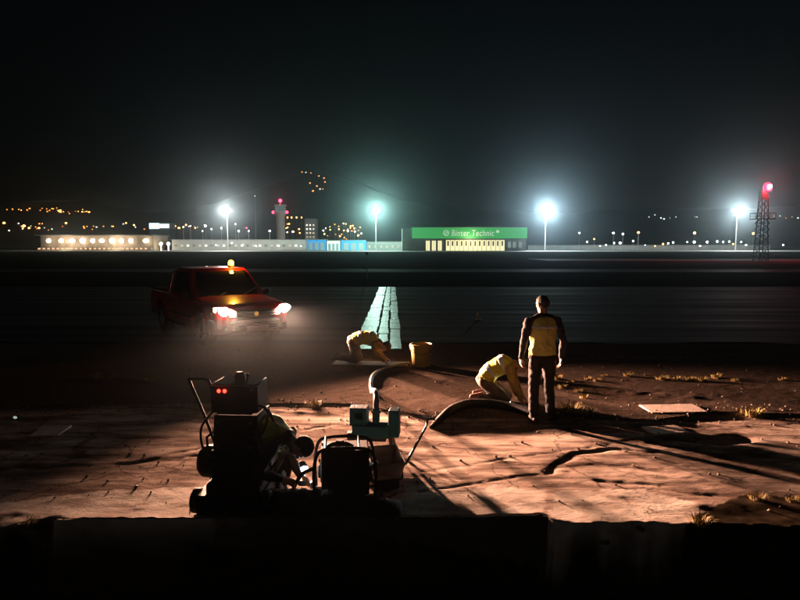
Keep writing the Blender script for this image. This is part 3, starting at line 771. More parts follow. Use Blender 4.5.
# worker on hands and knees on a board further back
ALLF = dict(pelvis=V(-.26, 0, .46), waist=V(-.11, 0, .525), chest=V(.09, 0, .52), neck=V(.27, 0, .46), shL=V(.21, .18, .43), shR=V(.21, -.18, .43),
    elL=V(.20, .24, .25), elR=V(.22, -.24, .25), wrL=V(.36, .17, .09), wrR=V(.40, -.17, .09), hdL=V(.8, -.1, -.4), hdR=V(.8, .1, -.4), pnL=V(0, 0, -1), pnR=V(0, 0, -1),
    hipL=V(-.27, .10, .44), hipR=V(-.27, -.10, .44), knL=V(-.17, .13, .085), knR=V(-.19, -.14, .085), anL=V(-.56, .13, .13), anR=V(-.57, -.14, .14), toL=V(-.64, .13, .03), toR=V(-.65, -.14, .04),
    head=V(.40, 0, .36), hup=V(.75, 0, -.25).normalized(), hfw=V(.1, 0, -1).normalized(), curl=.35, thL=1, thR=-1, soleL=V(-1, 0, .2), soleR=V(-1, 0, .2), fore='jacket')
pa = GP(366, 364)
make_person('person on hands and knees on a pale board near the bucket', ALLF, (pa.x, pa.y, pa.z+.02), R(-8),
            dict(jacket=SHIRT, trousers=KHAKI, skin=SKIN, boot=BOOT), vest=HIVIS, bands=((.40, .47), (.70, .77)))
# worker bending over the engine beside the black machine
BEND = dict(pelvis=V(-.30, 0, .55), waist=V(-.16, 0, .655), chest=V(.04, 0, .70), neck=V(.23, 0, .645), shL=V(.17, .19, .62), shR=V(.17, -.19, .62),
    elL=V(.12, .27, .38), elR=V(.05, -.27, .38), wrL=V(.28, .14, .24), wrR=V(.20, -.10, .27), hdL=V(.8, -.2, -.3), hdR=V(.9, .1, -.2), pnL=V(0, -.6, -1), pnR=V(0, .6, -1),
    hipL=V(-.30, .10, .51), hipR=V(-.30, -.10, .51), knL=V(.05, .19, .42), knR=V(-.02, -.15, .10), anL=V(-.12, .18, .10), anR=V(-.40, -.14, .11), toL=V(.06, .20, .09), toR=V(-.52, -.14, .04),
    head=V(.36, 0, .56), hup=V(.85, 0, -.10).normalized(), hfw=V(.25, 0, -1).normalized(), curl=.8, thL=1, thR=-1, soleR=V(-1, 0, .2), fore='jacket')
pb = GP(266, 503)
make_person('dark figure crouching head down behind the black cutting machine, lime vest edge glowing', BEND, (pb.x-.02, pb.y+.12, pb.z), R(-14),
            dict(jacket=NAVY, trousers=CHAR, skin=SKIN, boot=BOOT), vest=HIGREEN, vest_range=(.70, .99), bands=(), hat=mat('dark_cap', (.014, .014, .015), .8))

# ------------------------------------------------------------------ site equipment
BLK = mat('black_machine_paint', (.007, .007, .007), .7, spec=.2, var=.3, scale=9)
DST = mat('dark_steel', (.05, .045, .042), .45, metal=.7, var=.3, scale=12)
PALE = mat('pale_trim', (.45, .38, .33), .5)
LEDR = emitter('red_led', (1, .02, .01), 14)
# walk-behind pavement saw (seen from behind, in silhouette)
o = GP(235, 505)
t = thing('pavement_saw', 'black walk-behind cutting machine with loop handle and two red indicator lights', 'machine', (o.x, o.y+.10, o.z), R(-4))
b = MB(); b.box((.02, 0, .15), (.62, .70, .12)); b.box((.05, .02, .24), (.50, .60, .10)); b.build('frame', BLK, t, bevel=.015)
b = MB(); b.box((.05, .05, .42), (.45, .50, .32)); b.box((.05, .05, .72), (.44, .42, .36), taper=.94)
for k in range(6): b.box((.05, -.172-.012*(k % 2), .60+.05*k), (.36, .02, .025))
b.build('engine_housing', BLK, t, bevel=.02)
cb = MB(); cb.box((.045, .0, 1.06), (.44, .34, .27)); cb.box((.045, -.02, .94), (.34, .30, .06)); cbo = cb.build('control_box', BLK, t, bevel=.018)
MB().box((.045, -.165, 1.185), (.43, .02, .012)).build('top_trim', PALE, cbo)
for x in (-.09, -.035): MB().ell((x, -.178, 1.135), (.017, .010, .017), 10, 6).build('indicator_light', LEDR, cbo)
MB().lathe([(0, 0), (.05, 0), (.05, .05), (.035, .085), (0, .09)], 16, c=(.05, 0, 1.19)).build('filter_cap', BLK, cbo)
MB().cyl((.22, -.17, 1.15), (.22, -.185, 1.15), .016, n=10).build('key_switch', PALE, cbo)
hb = MB(); hb.tube(bez([(-.17, -.10, .62), (-.26, -.12, .90), (-.375, -.14, 1.21), (-.36, -.14, 1.235), (-.23, -.14, 1.235), (-.19, -.13, 1.19), (-.16, -.10, .98)], 6), .014, 8)
hb.tube([(-.17, .22, .62), (-.26, .22, .92)], .014, 8); hb.build('loop_handle', BLK, t)
MB().tube([(-.255, -.06, .50), (-.262, -.06, .66), (-.19, -.06, .72)], .013, 8).build('lever', BLK, t)
b = MB(); b.cyl((-.12, -.03, .42), (-.30, -.03, .42), .15, .15, 24); b.cyl((-.30, -.03, .42), (-.34, -.03, .42), .15, .11, 24); b.build('flywheel_cover', BLK, t, bevel=.01)
for x in (-.30, .34):
    for y in (-.22, .26):
        w = part_empty('wheel', t, (x, y, .115)); MB().lathe([(.05, -.04), (.09, -.045), (.113, -.03), (.115, 0), (.113, .03), (.09, .045), (.05, .04)], 24, close=True).build('tyre', RUBBER, w, rot=(0, R(90), 0)); MB().cyl((-.035, 0, 0), (.035, 0, 0), .052, n=14).build('hub', DST, w)
b = MB(); b.box((.30, .1, .50), (.10, .30, .22)); b.tube(bez([(.27, 0, .95), (.34, -.05, .90), (.36, 0, .80), (.30, .03, .70)], 6), .018, 8); b.build('exhaust', DST, t, bevel=.015)
b = MB(); b.lathe([(0, -.02), (.30, -.02), (.30, .02), (0, .02)], 32, c=(.10, .50, .18), axis='Y'); b.build('blade_guard', BLK, t)
for pts_ in (((.25, -.12, 1.0), (.36, -.16, .95), (.33, -.2, .78), (.24, -.2, .70)), ((-.15, -.18, .95), (-.24, -.24, .80), (-.22, -.24, .60), (-.12, -.22, .52)), ((.10, -.22, .50), (.20, -.30, .40), (.30, -.30, .26), (.42, -.28, .10), (.60, -.26, .03))): MB().tube(bez(pts_, 7), .011, 7).build('cable', RUBBER, t)
for x in (-.10, .20):
    for z in (.62, .84): MB().cyl((x, -.19, z), (x, -.215, z), .014, n=6).build('bolt', DST, t)
b = MB(); b.tube([(.14, -.1, 1.19), (.17, -.14, 1.27)], .008, 6); b.ell((.17, -.14, 1.28), .018, 8, 6); b.build('throttle_lever', BLK, t)

# small engine unit on the ground beside it
o = GP(345, 501)
t = thing('power_pack', 'round-backed black engine unit on skids right of the crouching person', 'machine', (o.x, o.y+.16, o.z), R(6))
b = MB(); b.box((-.01, .02, .29), (.46, .32, .44)); b.cyl((-.19, .02, .26), (-.25, .02, .26), .13, .11, 24); b.cyl((-.25, .02, .26), (-.275, .02, .26), .07, .06, 16); b.build('engine_block', BLK, t, bevel=.018)
for k in range(7): MB().box((-.02, -.15, .17+.045*k), (.36, .04, .014)).build('cooling_fin', BLK, t, bevel=.003)
b = MB(); b.ell((-.06, .02, .46), (.17, .13, .085), 20, 10); b.cyl((-.06, .02, .53), (-.06, .02, .57), .035, .04, 14); b.build('fuel_tank', BLK, t)
b = MB(); b.cyl((.14, -.05, .42), (.14, .14, .42), .075, n=18); b.cyl((.14, .14, .42), (.17, .20, .47), .02, n=10); b.build('air_filter', BLK, t, bevel=.008)
b = MB(); b.box((.20, .04, .24), (.10, .18, .16)); b.cyl((.25, .04, .27), (.31, .02, .33), .022, n=10); b.build('muffler', DST, t, bevel=.015)
for y in (-.17, .19): MB().tube(bez([(-.30, y, .05), (-.31, y, .30), (-.27, y, .50), (-.15, y, .545), (.10, y, .545), (.24, y, .50), (.28, y, .30), (.27, y, .05)], 5), .016, 8).build('frame_tube', BLK, t)
b = MB(); b.tube([(-.2, -.17, .545), (-.2, .19, .545)], .014, 8); b.tube([(.12, -.17, .545), (.12, .19, .545)], .014, 8); b.build('cross_bar', BLK, t)
for y in (-.15, .15):
    s_ = MB(); s_.tube(bez([(-.36, y, .10), (-.28, y, .03), (.25, y, .03), (.34, y, .10)], 5), .022, 8)
    for x in (-.18, .15): s_.cyl((x, y, .03), (x, y*.8, .20), .018)
    s_.build('skid', DST, t)
b = MB(); b.tube(bez([(-.30, -.1, .34), (-.42, -.14, .30), (-.50, -.16, .16), (-.46, -.2, .05)], 6), .02, 8); b.build('cable', RUBBER, t)

# work lamp lying between the crouching person and the engine
o = GP(302, 492)
t = thing('work_lamp', 'small bright white work lamp under the crouching person', 'lamp', (o.x, o.y+.10, o.z+.07), R(25))
b = MB(); b.cyl((0, 0, 0), (0, 0, .05), .06, .05, 16); b.tube([(0, 0, .04), (0, .02, .15)], .014, 8); b.build('stand', BLK, t)
b = MB(); b.cyl((0, .05, .19), (0, -.03, .165), .042, .05, 18); b.build('housing', BLK, t, bevel=.004)
b = MB(); b.ell((0, -.033, .165), (.042, .012, .042), 16, 8); b.build('lens', emitter('white_led', (.9, .97, 1), 30, True), t)
lamp('work_lamp_light', t, (0, -.12, .20), (.9, .97, 1), 1.3, .03)

# heap of dug soil in front of the machines
random.seed(3)
b = MB(); P = []
x0, x1 = gp(198, 506).x, gp(404, 506).x; yc = gp(300, 505).y
for i in range(61):
    u = i/60; row = []
    for j in range(15):
        v = j/14*2-1; x = x0+(x1-x0)*u; y = yc+v*.22
        env = (math.sin(math.pi*u)**.5)*max(0, 1-v*v)
        hh = env*(.10+.14*float(fbm(x*5, y*5, 50))+.03*float(noise2(x*22, y*22, 51)))
        row.append((x, y, gz(x, max(y, yb+.01))-.02+hh))
    P.append(row)
tag(b.grid(P).build('soil_heap', mat('dark_soil', (.022, .016, .012), .95, var=.4, scale=14, bump=.8, bscale=40), None), 'low dark heap of dug soil at the foot of the machines', 'soil heap')

# teal sealing pump
TEAL = mat('teal_paint', (.001, .045, .06), .7, spec=.15, var=.25, scale=10)
o = GP(372, 446)
t = thing('sealing_pump', 'small teal pump with two upright boxes standing on the scraped pavement', 'pump', (o.x, o.y, o.z), R(-6))
b = MB()
for x0_, x1_ in ((-.26, -.20), (-.10, -.05)): b.box(((x0_+x1_)/2, 0, .405), (x1_-x0_, .18, .22))
b.box((-.15, 0, .335), (.10, .176, .08)); b.box((-.15, 0, .485), (.10, .176, .06)); b.box((-.15, .07, .41), (.10, .03, .08)); b.build('switch_box', TEAL, t, bevel=.006)
MB().box((.275, 0, .33), (.13, .20, .33)).build('heater_box', TEAL, t, bevel=.015)
b = MB(); b.box((-.0, 0, .23), (.46, .22, .15)); b.cyl((-.23, 0, .23), (.24, 0, .23), .10, n=20); b.build('pump_body', TEAL, t, bevel=.012)
b = MB(); b.cyl((.05, 0, .28), (.05, 0, .50), .045, n=16); b.cyl((.05, 0, .44), (.05, 0, .47), .06, n=6); b.build('outlet', TEAL, t)
for p_, q_ in (((-.20, -.05, .20), (-.32, -.10, .03)), ((-.20, .08, .20), (-.30, .12, .02)), ((.22, -.08, .20), (.26, -.10, .02)), ((.22, .08, .20), (.26, .10, .02))): MB().tube([p_, q_], .024, 8).build('leg', DST, t)
b = MB(); b.box((-.02, 0, .13), (.40, .16, .05)); b.box((-.24, -.05, .16), (.10, .12, .10)); b.build('base', BLK, t, bevel=.012)
# hose from the pump out to the bucket
HOSE = mat('grey_hose', (.07, .065, .06), .6, spec=.3)
S = Vector((o.x+.05, o.y, o.z+.48))
pts = [S, S+Vector((.0, .12, .12)), S+Vector((-.04, .55, .10))]
for px, py in ((372, 394), (371, 385), (374, 377), (384, 371), (397, 367.5), (408, 366)): q = GP(px, py); pts.append(Vector((q.x, q.y, q.z+.04)))
tag(MB().tube(bez(pts, 10), .036, 12).build('hose', HOSE, None), 'thick grey hose curving from the teal pump back towards the bucket', 'hose')

# open metal cart with a draw bar
SHEET = mat('bare_sheet_metal', (.58, .48, .41), .55, metal=0, var=.2, scale=7)
o = GP(384, 489)
t = thing('hand_cart', 'open sheet-metal hand cart with a long draw bar pointing to the kneeling person', 'cart', (o.x, o.y+.22, o.z), R(14))
b = MB()
W_, D_, z0, z1 = .17, .20, .10, .27
def cpt(sx, sy, v): k = .78+.22*v; return Vector((sx*W_*k*1.0, sy*D_*k, z0+(z1-z0)*v+(.06*v if sy > 0 else 0)))
for (a, c) in (((-1, -1), (1, -1)), ((1, -1), (1, 1)), ((1, 1), (-1, 1)), ((-1, 1), (-1, -1))):
    b.grid([[cpt(a[0]+(c[0]-a[0])*i/4, a[1]+(c[1]-a[1])*i/4, v/3) for v in range(4)] for i in range(5)])
b.add([cpt(-1, -1, 0), cpt(1, -1, 0), cpt(1, 1, 0), cpt(-1, 1, 0)], [(0, 1, 2, 3)]); b.build('tray', SHEET, t, solid=.006)
rim = MB(); rim.tube([cpt(-1, -1, 1), cpt(1, -1, 1), cpt(1, 1, 1), cpt(-1, 1, 1), cpt(-1, -1, 1)], .011, 8); rim.build('rim', SHEET, t)
b = MB(); b.tube([(.10, -.14, .20), (.20, -.12, .24), (.60, .52, .40), (.66, .66, .44)], .015, 8); b.cyl((.60, .72, .45), (.74, .62, .45), .016, n=10); b.build('draw_bar', DST, t)
for s_ in (-1, 1):
    w = part_empty('wheel', t, (s_*.17, .05, .085)); MB().lathe([(.03, -.02), (.075, -.025), (.085, 0), (.075, .025), (.03, .02)], 20, close=True).build('tyre', RUBBER, w, rot=(0, R(90), 0)); MB().cyl((-.02, 0, 0), (.02, 0, 0), .032, n=12).build('hub', DST, w)
b = MB(); b.box((0, -.15, .05), (.24, .03, .10)); b.cyl((-.17, .05, .085), (.17, .05, .085), .012); b.build('prop', DST, t, bevel=.005)

# fat rubber duct in front of the kneeling person
MATR = mat('black_rubber_duct', (.012, .011, .011), .7, spec=.25, var=.3, scale=8)
path = []
for (px, py), z in zip(((431, 427), (440, 420), (451, 413.5), (467, 408.5), (488, 408), (510, 411), (531, 416)), (.02, .035, .055, .062, .062, .06, .055)):
    q = GP(px, py); path.append((q.x, q.y, q.z+z))
path = bez(path, 16); rad = []
for i in range(len(path)):
    u_ = i/(len(path)-1); rad.append((.026+.040*min(1, u_/.35)**.8)*(1.0+(.02 if i % 3 == 0 else 0)))
tag(MB().tube(path, rad, 18).build('rubber_duct', MATR, None, ang=60), 'fat black rubber duct curving over the ground before the kneeling person', 'duct')
# torch used by the kneeling person
o = GP(516, 407)
t = thing('hand_torch', 'lit hand torch on the ground by the kneeling person\'s hands', 'torch', (o.x-.02, o.y+.10, o.z+.03), R(160))
b = MB(); b.cyl((-.13, 0, 0), (.0, 0, 0), .017, n=14); b.cyl((0, 0, 0), (.045, 0, .0), .018, .03, 14); b.build('barrel', BLK, t)
MB().ell((.046, 0, 0), (.008, .026, .026), 14, 8).build('lens', MATS['white_led'], t)
tl = lamp('torch_light', t, (.07, 0, .02), (1, .97, .85), 9, .02, 'SPOT'); tl.data.spot_size = R(110); tl.data.spot_blend = .7; tl.rotation_euler = V(1, 0, .35).to_track_quat('-Z', 'Y').to_euler()

# pale board under the far worker, bucket beside him
o = GP(371, 365)
tag(MB().box((0, 0, .012), (1.55, .42, .022)).build('board', mat('pale_plywood', (.50, .40, .30), .7, var=.2, scale=6), None, bevel=.003, loc=(o.x, o.y, o.z+.02), rot=(0, 0, R(-6))), 'flat pale board lying under the person on hands and knees', 'board')
o = GP(421, 366)
t = thing('bucket', 'tall tapered yellow-brown bucket standing on the asphalt', 'bucket', o)
BK = mat('ochre_bucket', (.40, .27, .05), .5, var=.15, scale=8)
MB().lathe([(0, .012), (.165, .012), (.172, 0), (.178, .02), (.215, .44), (.205, .44), (.168, .03), (0, .03)], 32).build('shell', BK, t)
MB().lathe([(.212, .42), (.232, .425), (.234, .455), (.212, .46), (.206, .44)], 32, close=True).build('rim', BK, t)
MB().tube(bez([(-.235, 0, .43), (-.20, -.12, .34), (0, -.225, .27), (.20, -.12, .34), (.235, 0, .43)], 8), .006, 6).build('handle', DST, t)

# pale slabs
SLAB = mat('pale_slab', (.62, .50, .42), .8, var=.15, scale=6, bump=.3, bscale=30)
def slab(p, q, depth, hgt, lab, rz=0, tilt=0):
    A, B = GP(*p), GP(*q); L = (B-A).length; c0 = (A+B)/2
    ang = math.atan2(B.y-A.y, B.x-A.x)
    b = MB(); n = 10; top = []
    P = [[(-L/2+L*i/n+random.uniform(-.01, .01)*(0 < i < n), y, hgt+random.uniform(-.004, .004)) for y in (0, depth)] for i in range(n+1)]
    b.box((0, depth/2, hgt/2), (L, depth, hgt))
    o_ = b.build('concrete_slab', SLAB, None, bevel=.008, loc=(c0.x, c0.y, float(ground_h(np.linspace(A.x, B.x, 12), np.full(12, c0.y+depth/2)).max())-.018), rot=(tilt, 0, ang))
    return tag(o_, lab, 'slab', 'pale slabs on the torn pavement')
slab((652, 414), (708, 413), .42, .03, 'pale concrete slab just behind the shadow hollow, farther right one', tilt=R(1))
slab((655, 433), (690, 431), .32, .03, 'pale concrete slab lying at the near edge of the shadow hollow', tilt=R(1.5))
slab((28, 435), (58, 434), .42, .03, 'dim pale slab alone on the dark ground at the left', tilt=R(1))

# dry grass tufts and clods along the broken edge
GRASS = mat('dry_grass', (.26, .19, .05), .8, var=.35, scale=9)
CLOD = mat('soil_clod', (.17, .11, .06), .95, var=.4, scale=18, bump=.8, bscale=60)
def clump_mesh(seed, blades, h, spread):
    random.seed(seed); b = MB(); b.cur = 0
    b.ell((0, 0, .0), (spread*.9, spread*.7, h*.35), 10, 6)
    b.v = [(x*(.8+.4*random.random()), y*(.8+.4*random.random()), z*(.7+.6*random.random())) for x, y, z in b.v]
    b.cur = 1
    for k in range(blades):
        a_ = random.random()*6.28; r_ = random.random()**.6*spread*.8; x, y = r_*math.cos(a_), r_*math.sin(a_); hh = h*random.uniform(.45, 1.1)
        ln = random.uniform(.3, 1.1)*hh; w_ = .005; ta = a_+random.uniform(-.6, .6); dx, dy = math.cos(ta)*ln, math.sin(ta)*ln; px_, py_ = -math.sin(ta)*w_, math.cos(ta)*w_
        z = h*.12
        b.add([(x-px_, y-py_, z), (x+px_, y+py_, z), (x+dx*.4+px_*.8, y+dy*.4+py_*.8, z+hh*.7), (x+dx*.4-px_*.8, y+dy*.4-py_*.8, z+hh*.7), (x+dx, y+dy, z+hh*.85)], [(0, 1, 2, 3), (3, 2, 4)])
    o_ = b.build('dry_grass_clump', [CLOD, GRASS], None, smooth=False); me__ = o_.data; bpy.data.objects.remove(o_); return me__
CM = [clump_mesh(1, 70, .10, .11), clump_mesh(2, 110, .13, .16), clump_mesh(3, 40, .07, .09), clump_mesh(4, 150, .12, .22)]
spots = [  # px, py, mesh, scale, label or None
    (571, 411, 3, 1.0, 'broad bright dry grass tuft right of the standing person\'s boots'), (590, 413, 0, .8, None), (752, 414, 1, 1.0, 'dry grass tuft alone behind the shadow hollow at the right'),
    (557, 379, 1, .8, None), (562, 388, 0, .8, None), (570, 383, 2, 1, None), (584, 398, 2, 1, None), (588, 379, 2, 1, None), (597, 381, 0, .7, None), (604, 376, 2, .8, None), (578, 392, 0, .7, None),
    (628, 376, 0, .9, None), (662, 379, 3, .7, None), (676, 380, 1, .7, None), (690, 380, 0, .9, None), (702, 381, 1, .7, None), (716, 378, 0, 1, None), (782, 380, 2, 1, None), (735, 381, 2, .9, None),
    (314, 405, 1, .85, 'isolated tuft of dry grass between the black machine and the teal pump'),
    (758, 497, 1, .9, None), (792, 499, 0, 1.1, None), (700, 520, 1, 1, None), (640, 520, 2, 1, None), 
    (104, 380, 1, 1.0, 'dark clump on the unlit ground left of the truck'), (150, 382, 0, .9, None), (30, 519, 3, .7, None), (48, 517, 1, .7, None), (604, 521, 2, 1, None)]
random.seed(9)
for px, py, k, s_, lab in spots:
    p = GP(px, py); c0 = bpy.data.objects.new('dry_grass_clump', CM[k]); COL.objects.link(c0)
    c0.location = (p.x, p.y, p.z-.01); c0.scale = (s_*(.62 if py > 480 else 1),)*3; c0.rotation_euler = (0, 0, random.random()*6)
    g = 'grass clumps on the broken edge behind the standing person' if py < 415 else 'grass clumps along the lip of the excavation'
    if lab: tag(c0, lab, 'grass clump')
    elif px < 200: tag(c0, 'dark grass clump behind the loop handle of the black machine' if px == 150 else 'dry grass clump on the excavation lip at the left, '+('left' if px == 30 else 'right')+' one of two', 'grass clump', 'clumps in the gloom at the left')
    else: tag(c0, ('small dry grass clump on broken asphalt right of the standing person, ' if py < 415 else 'dry grass clump on the lip of the excavation at the right, ')+nth(sum(1 for q in spots if not q[4] and q[0] > 200 and (q[1] < 415) == (py < 415) and q[0] < px)), 'grass clump', g)

# runway edge light fitting, thin marker pole, stray reflector
o = GP(478, 320)
t = thing('runway_light', 'small unlit runway light fitting alone on the dark asphalt', 'runway light', (o.x, o.y, .01)); t.scale = (.62,)*3
MB().lathe([(0, 0), (.16, 0), (.15, .04), (.06, .06), (.05, .22), (.09, .24), (0, .24)], 16).build('base', mat('yellow_fitting', (.4, .33, .12), .5), t)
MB().lathe([(.085, .24), (.095, .28), (.08, .36), (0, .40)], 16).build('glass', mat('clear_glass', (.5, .55, .55), .1), t)
p = at(367, 284, 46); b = MB(); b.cyl((0, 0, -.05), (0, 0, 2.0), .035, .03, 8); b.box((0, 0, 1.95), (.22, .06, .18)); tag(b.build('marker_pole', DST, None, loc=(p.x, 46, 0)), 'thin dark marker pole on the grass beyond the painted line', 'pole')
o = GP(17, 418); t = thing('ground_reflector', 'tiny pale reflector on the dark ground at the far left', 'reflector', o)
MB().box((0, 0, .03), (.09, .08, .06)).build('base', BLK, t, bevel=.008); MB().ell((.0, -.04, .045), (.03, .01, .02), 10, 6).build('lens', emitter('reflector_glow', (.7, .8, .75), .5), t)  # lens glows faintly by itself in place of a returned glint

# ------------------------------------------------------------------ airport buildings far across the field
GREY = mat('pale_render', (.26, .26, .25), .8, var=.15, scale=.2)
DKG = mat('dark_facade', (.10, .10, .10), .8)
STEEL = mat('galvanised', (.3, .31, .31), .5, metal=.5)
def Wx(px, Y): return at(px, 247, Y).x
def Zy(py, Y): return at(400, py, Y).z
# green-fasciaed hangar
Yh = 360
t = thing('hangar', 'long hangar with green fascia, white lettering and lit cream doors', 'hangar', (Wx(465, Yh), Yh, .15))
x0, x1 = Wx(402, Yh)-Wx(465, Yh), Wx(527, Yh)-Wx(465, Yh)
zt, zf, z0_ = Zy(227.5, Yh)-.15, Zy(238.5, Yh)-.15, 0
MB().box(((x0+x1)/2, 20, zt/2-.2), (x1-x0, 36, zt-.4)).build('wall', GREY, t)
FGREEN = mat('self_lit_green_fascia', (.05, .38, .12), .5, emit=(.06, .48, .11), estr=.6)  # fascia emits green itself, standing in for light falling on it
fx0 = Wx(412, Yh)-Wx(465, Yh)
MB().box(((fx0+x1)/2, .9, (zt+zf)/2), (x1-fx0, 1.6, zt-zf)).build('fascia', FGREEN, t)
MB().box(((fx0+x1)/2, .8, zt+.15), (x1-fx0+.6, 2.4, .3)).build('roof_edge', GREY, t)
MB().box(((fx0+x1)/2, .9, zf-.12), (x1-fx0, 2.2, .22)).build('soffit', DKG, t)
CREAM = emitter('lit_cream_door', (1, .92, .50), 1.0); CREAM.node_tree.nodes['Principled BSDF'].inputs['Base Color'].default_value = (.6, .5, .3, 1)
DOORF = mat('door_frame', (.12, .10, .07), .6)
u = lambda px: Wx(px, Yh)-Wx(465, Yh)
n = 13; w0, w1 = u(446), u(505)
for k in range(n):
    a = w0+(w1-w0)*k/n; c = w0+(w1-w0)*(k+1)/n
    d = MB().box(((a+c)/2, 1.84, zf*.44), (c-a-.06, .2, zf*.86)).build('door_leaf', CREAM, t)
    MB().box((a, 1.7, zf*.44), (.22, .3, zf*.88)).build('frame', DOORF, d)
    MB().box(((a+c)/2, 1.70, zf*.60), ((c-a)*.34, .08, zf*.40)).build('pane', DOORF, d)
for px in (426, 432, 438):
    d = MB().box((u(px)+1.2, 1.86, zf*.42), (2.3, .2, zf*.8)).build('door_leaf', CREAM, t); MB().box((u(px)+1.2, 1.74, zf*.42), (.16, .12, zf*.8)).build('frame', DOORF, d)
for px in (510, 515, 521): MB().box((u(px), 1.9, zf*.5), (2.0, .2, zf*.5)).build('window', mat('cool_window', (.1, .12, .13), .1, emit=(.7, .85, .8), estr=.25), t)
cu = bpy.data.curves.new('lettering', 'FONT'); cu.body = 'Binter Technic'; cu.size = 5.2; cu.extrude = .08; cu.shear = .12; cu.align_x = 'LEFT'; cu.space_character = 1.08
to = bpy.data.objects.new('lt', cu); COL.objects.link(to); bpy.context.view_layer.update()
tm = bpy.data.meshes.new_from_object(to.evaluated_get(bpy.context.evaluated_depsgraph_get())); bpy.data.objects.remove(to)
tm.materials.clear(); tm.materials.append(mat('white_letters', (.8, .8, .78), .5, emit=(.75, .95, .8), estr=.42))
wd = max(v.co.x for v in tm.vertices); sx = (u(494)-u(451))/wd
lo = bpy.data.objects.new('lettering', tm); COL.objects.link(lo); lo.parent = t; lo.location = (u(451), -.02, (zt+zf)/2-1.7); lo.rotation_euler = (R(90), 0, 0); lo.scale = (sx, 1, 1)
b = MB(); b.lathe([(1.2, -.1), (1.7, -.1), (1.7, .1), (1.2, .1)], 20, c=(u(446), -.05, (zt+zf)/2), axis='Y', close=True); b.box((u(446), -.05, (zt+zf)/2), (1.9, .12, .5), rot=(0, R(-35), 0)); b.build('emblem', MATS['white_letters'], t)
b = MB()
for k in range(4): b.box((u(497.5), -.05, (zt+zf)/2+.9), (2.0, .12, .3), rot=(0, R(45*k), 0))
b.build('star_mark', MATS['white_letters'], t)
MB().box((u(407), 4, Zy(232, Yh)/2), (u(412)-u(402)-.5, 6, Zy(232, Yh))).build('side_annex', GREY, t)
hl = lamp('door_light', t, (u(470), -5, zf-.5), (1, .85, .5), 2500, .6)

# terminal at the left with a row of bright facade lamps
Yt = 420
xc = Wx(96, Yt); t = thing('terminal_building', 'low terminal at the left with a row of ten glaring facade lamps', 'building', (xc, Yt, .15))
tu = lambda px: Wx(px, Yt)-xc
hT = Zy(236, Yt)
MB().box(((tu(40)+tu(153))/2, 14, hT/2), (tu(153)-tu(40), 26, hT)).build('wall', mat('terminal_wall', (.16, .12, .09), .8, var=.2, scale=.3), t)
MB().box(((tu(40)+tu(153))/2, 12, hT+.3), (tu(153)-tu(40)+2, 32, .6)).build('roof', DKG, t)
MB().box(((tu(40)+tu(153))/2, -2, .9), (tu(153)-tu(40), 2.4, 1.8)).build('plinth', mat('plinth', (.25, .2, .15), .8), t)
WARMW = emitter('warm_white_lamp', (1, .86, .60), 24)
for px in (50, 62.5, 73.5, 84, 94, 103, 113, 122.5, 132, 147):
    f = MB().box((tu(px), -.5, Zy(241, Yt)), (2.0, 1.2, 1.2)).build('lamp_bracket', MATS['terminal_wall'], t)
    MB().ell((tu(px), -1.3, Zy(241, Yt)), (1.9*random.uniform(.75, 1.1), 1.0, 1.6*random.uniform(.75, 1.1)), 14, 8).build('lamp', WARMW, f)
for k in range(24):
    px = 42+k*4.6; MB().box((tu(px), -3.3, 1.1), (1.6, .2, .9)).build('window', emitter('lamp_reflection_glow', (1, .55, .3), 1.3), t)  # glowing panels stand in for the facade lamps' reflection below them
lamp('facade_light', t, (tu(70), -7, 6), (1, .80, .56), 9000, 1.5); lamp('facade_light', t, (tu(120), -7, 6), (1, .80, .56), 9000, 1.5)
for px in (161, 168.5):
    Y_ = 425; tag(MB().cyl((0, 0, 0), (0, 0, Zy(244, Y_)), .25, .15, 6).ell((0, 0, Zy(244, Y_)), 1.1, 10, 6).build('kerb_lamp', WARMW, None, loc=(Wx(px, Y_), Y_, .1)), 'short warm lamp right of the terminal, '+('left' if px < 165 else 'right')+' one of the pair', 'lamp', 'pair of short lamps by the terminal')
# lit white roof box behind the terminal
Y_ = 600; t = thing('office_block', 'dark office block behind the terminal with a glowing white top floor', 'building', (Wx(160, Y_), Y_, 0))
wB = Wx(170, Y_)-Wx(150, Y_); zB = Zy(229, Y_)
MB().box((0, 8, zB/2), (wB, 16, zB)).build('wall', DKG, t)
for k in range(4): MB().box((-wB*.375+wB*.25*k, -.3, zB+3.0), (wB*.24, .5, 5.6 if k < 2 else 3.8)).build('lit_panel', emitter('cool_panel', (.75, .92, 1), 1.6), t)
MB().box((0, 8, zB+3), (wB, 15.5, 6)).build('top_floor', GREY, t)

# control tower
Y_ = 520; t = thing('control_tower', 'control tower with a glazed cab and red warning lights behind the low buildings', 'tower', (Wx(281, Y_), Y_, 0))
zc = Zy(213, Y_); zt_ = Zy(204, Y_); r0 = (Wx(285.5, Y_)-Wx(276.5, Y_))/2
TW = mat('tower_concrete', (.36, .28, .26), .8, var=.1, scale=.3)
MB().lathe([(r0*1.05, 0), (r0, zc*.5), (r0*.95, zc-3), (r0*1.35, zc)], 16).build('shaft', TW, t)
MB().lathe([(r0*1.5, zc), (r0*1.5, zc+1.2), (0, zc+1.2)], 16).build('gallery', TW, t)
for k in range(10):
    a = 2*math.pi*k/10; MB().box((r0*1.18*math.cos(a), r0*1.18*math.sin(a), zc+3.6), (.2, r0*.62, 4.6), rot=(0, R(-8), a) if False else (0, 0, a)).build('cab_pane', mat('cab_glass', (.05, .07, .07), .1, emit=(.3, .42, .38), estr=.22), t)
MB().lathe([(0, zc+6), (r0*1.4, zc+6), (r0*1.3, zc+6.9), (0, zc+7.3)], 16).build('cab_roof', TW, t)
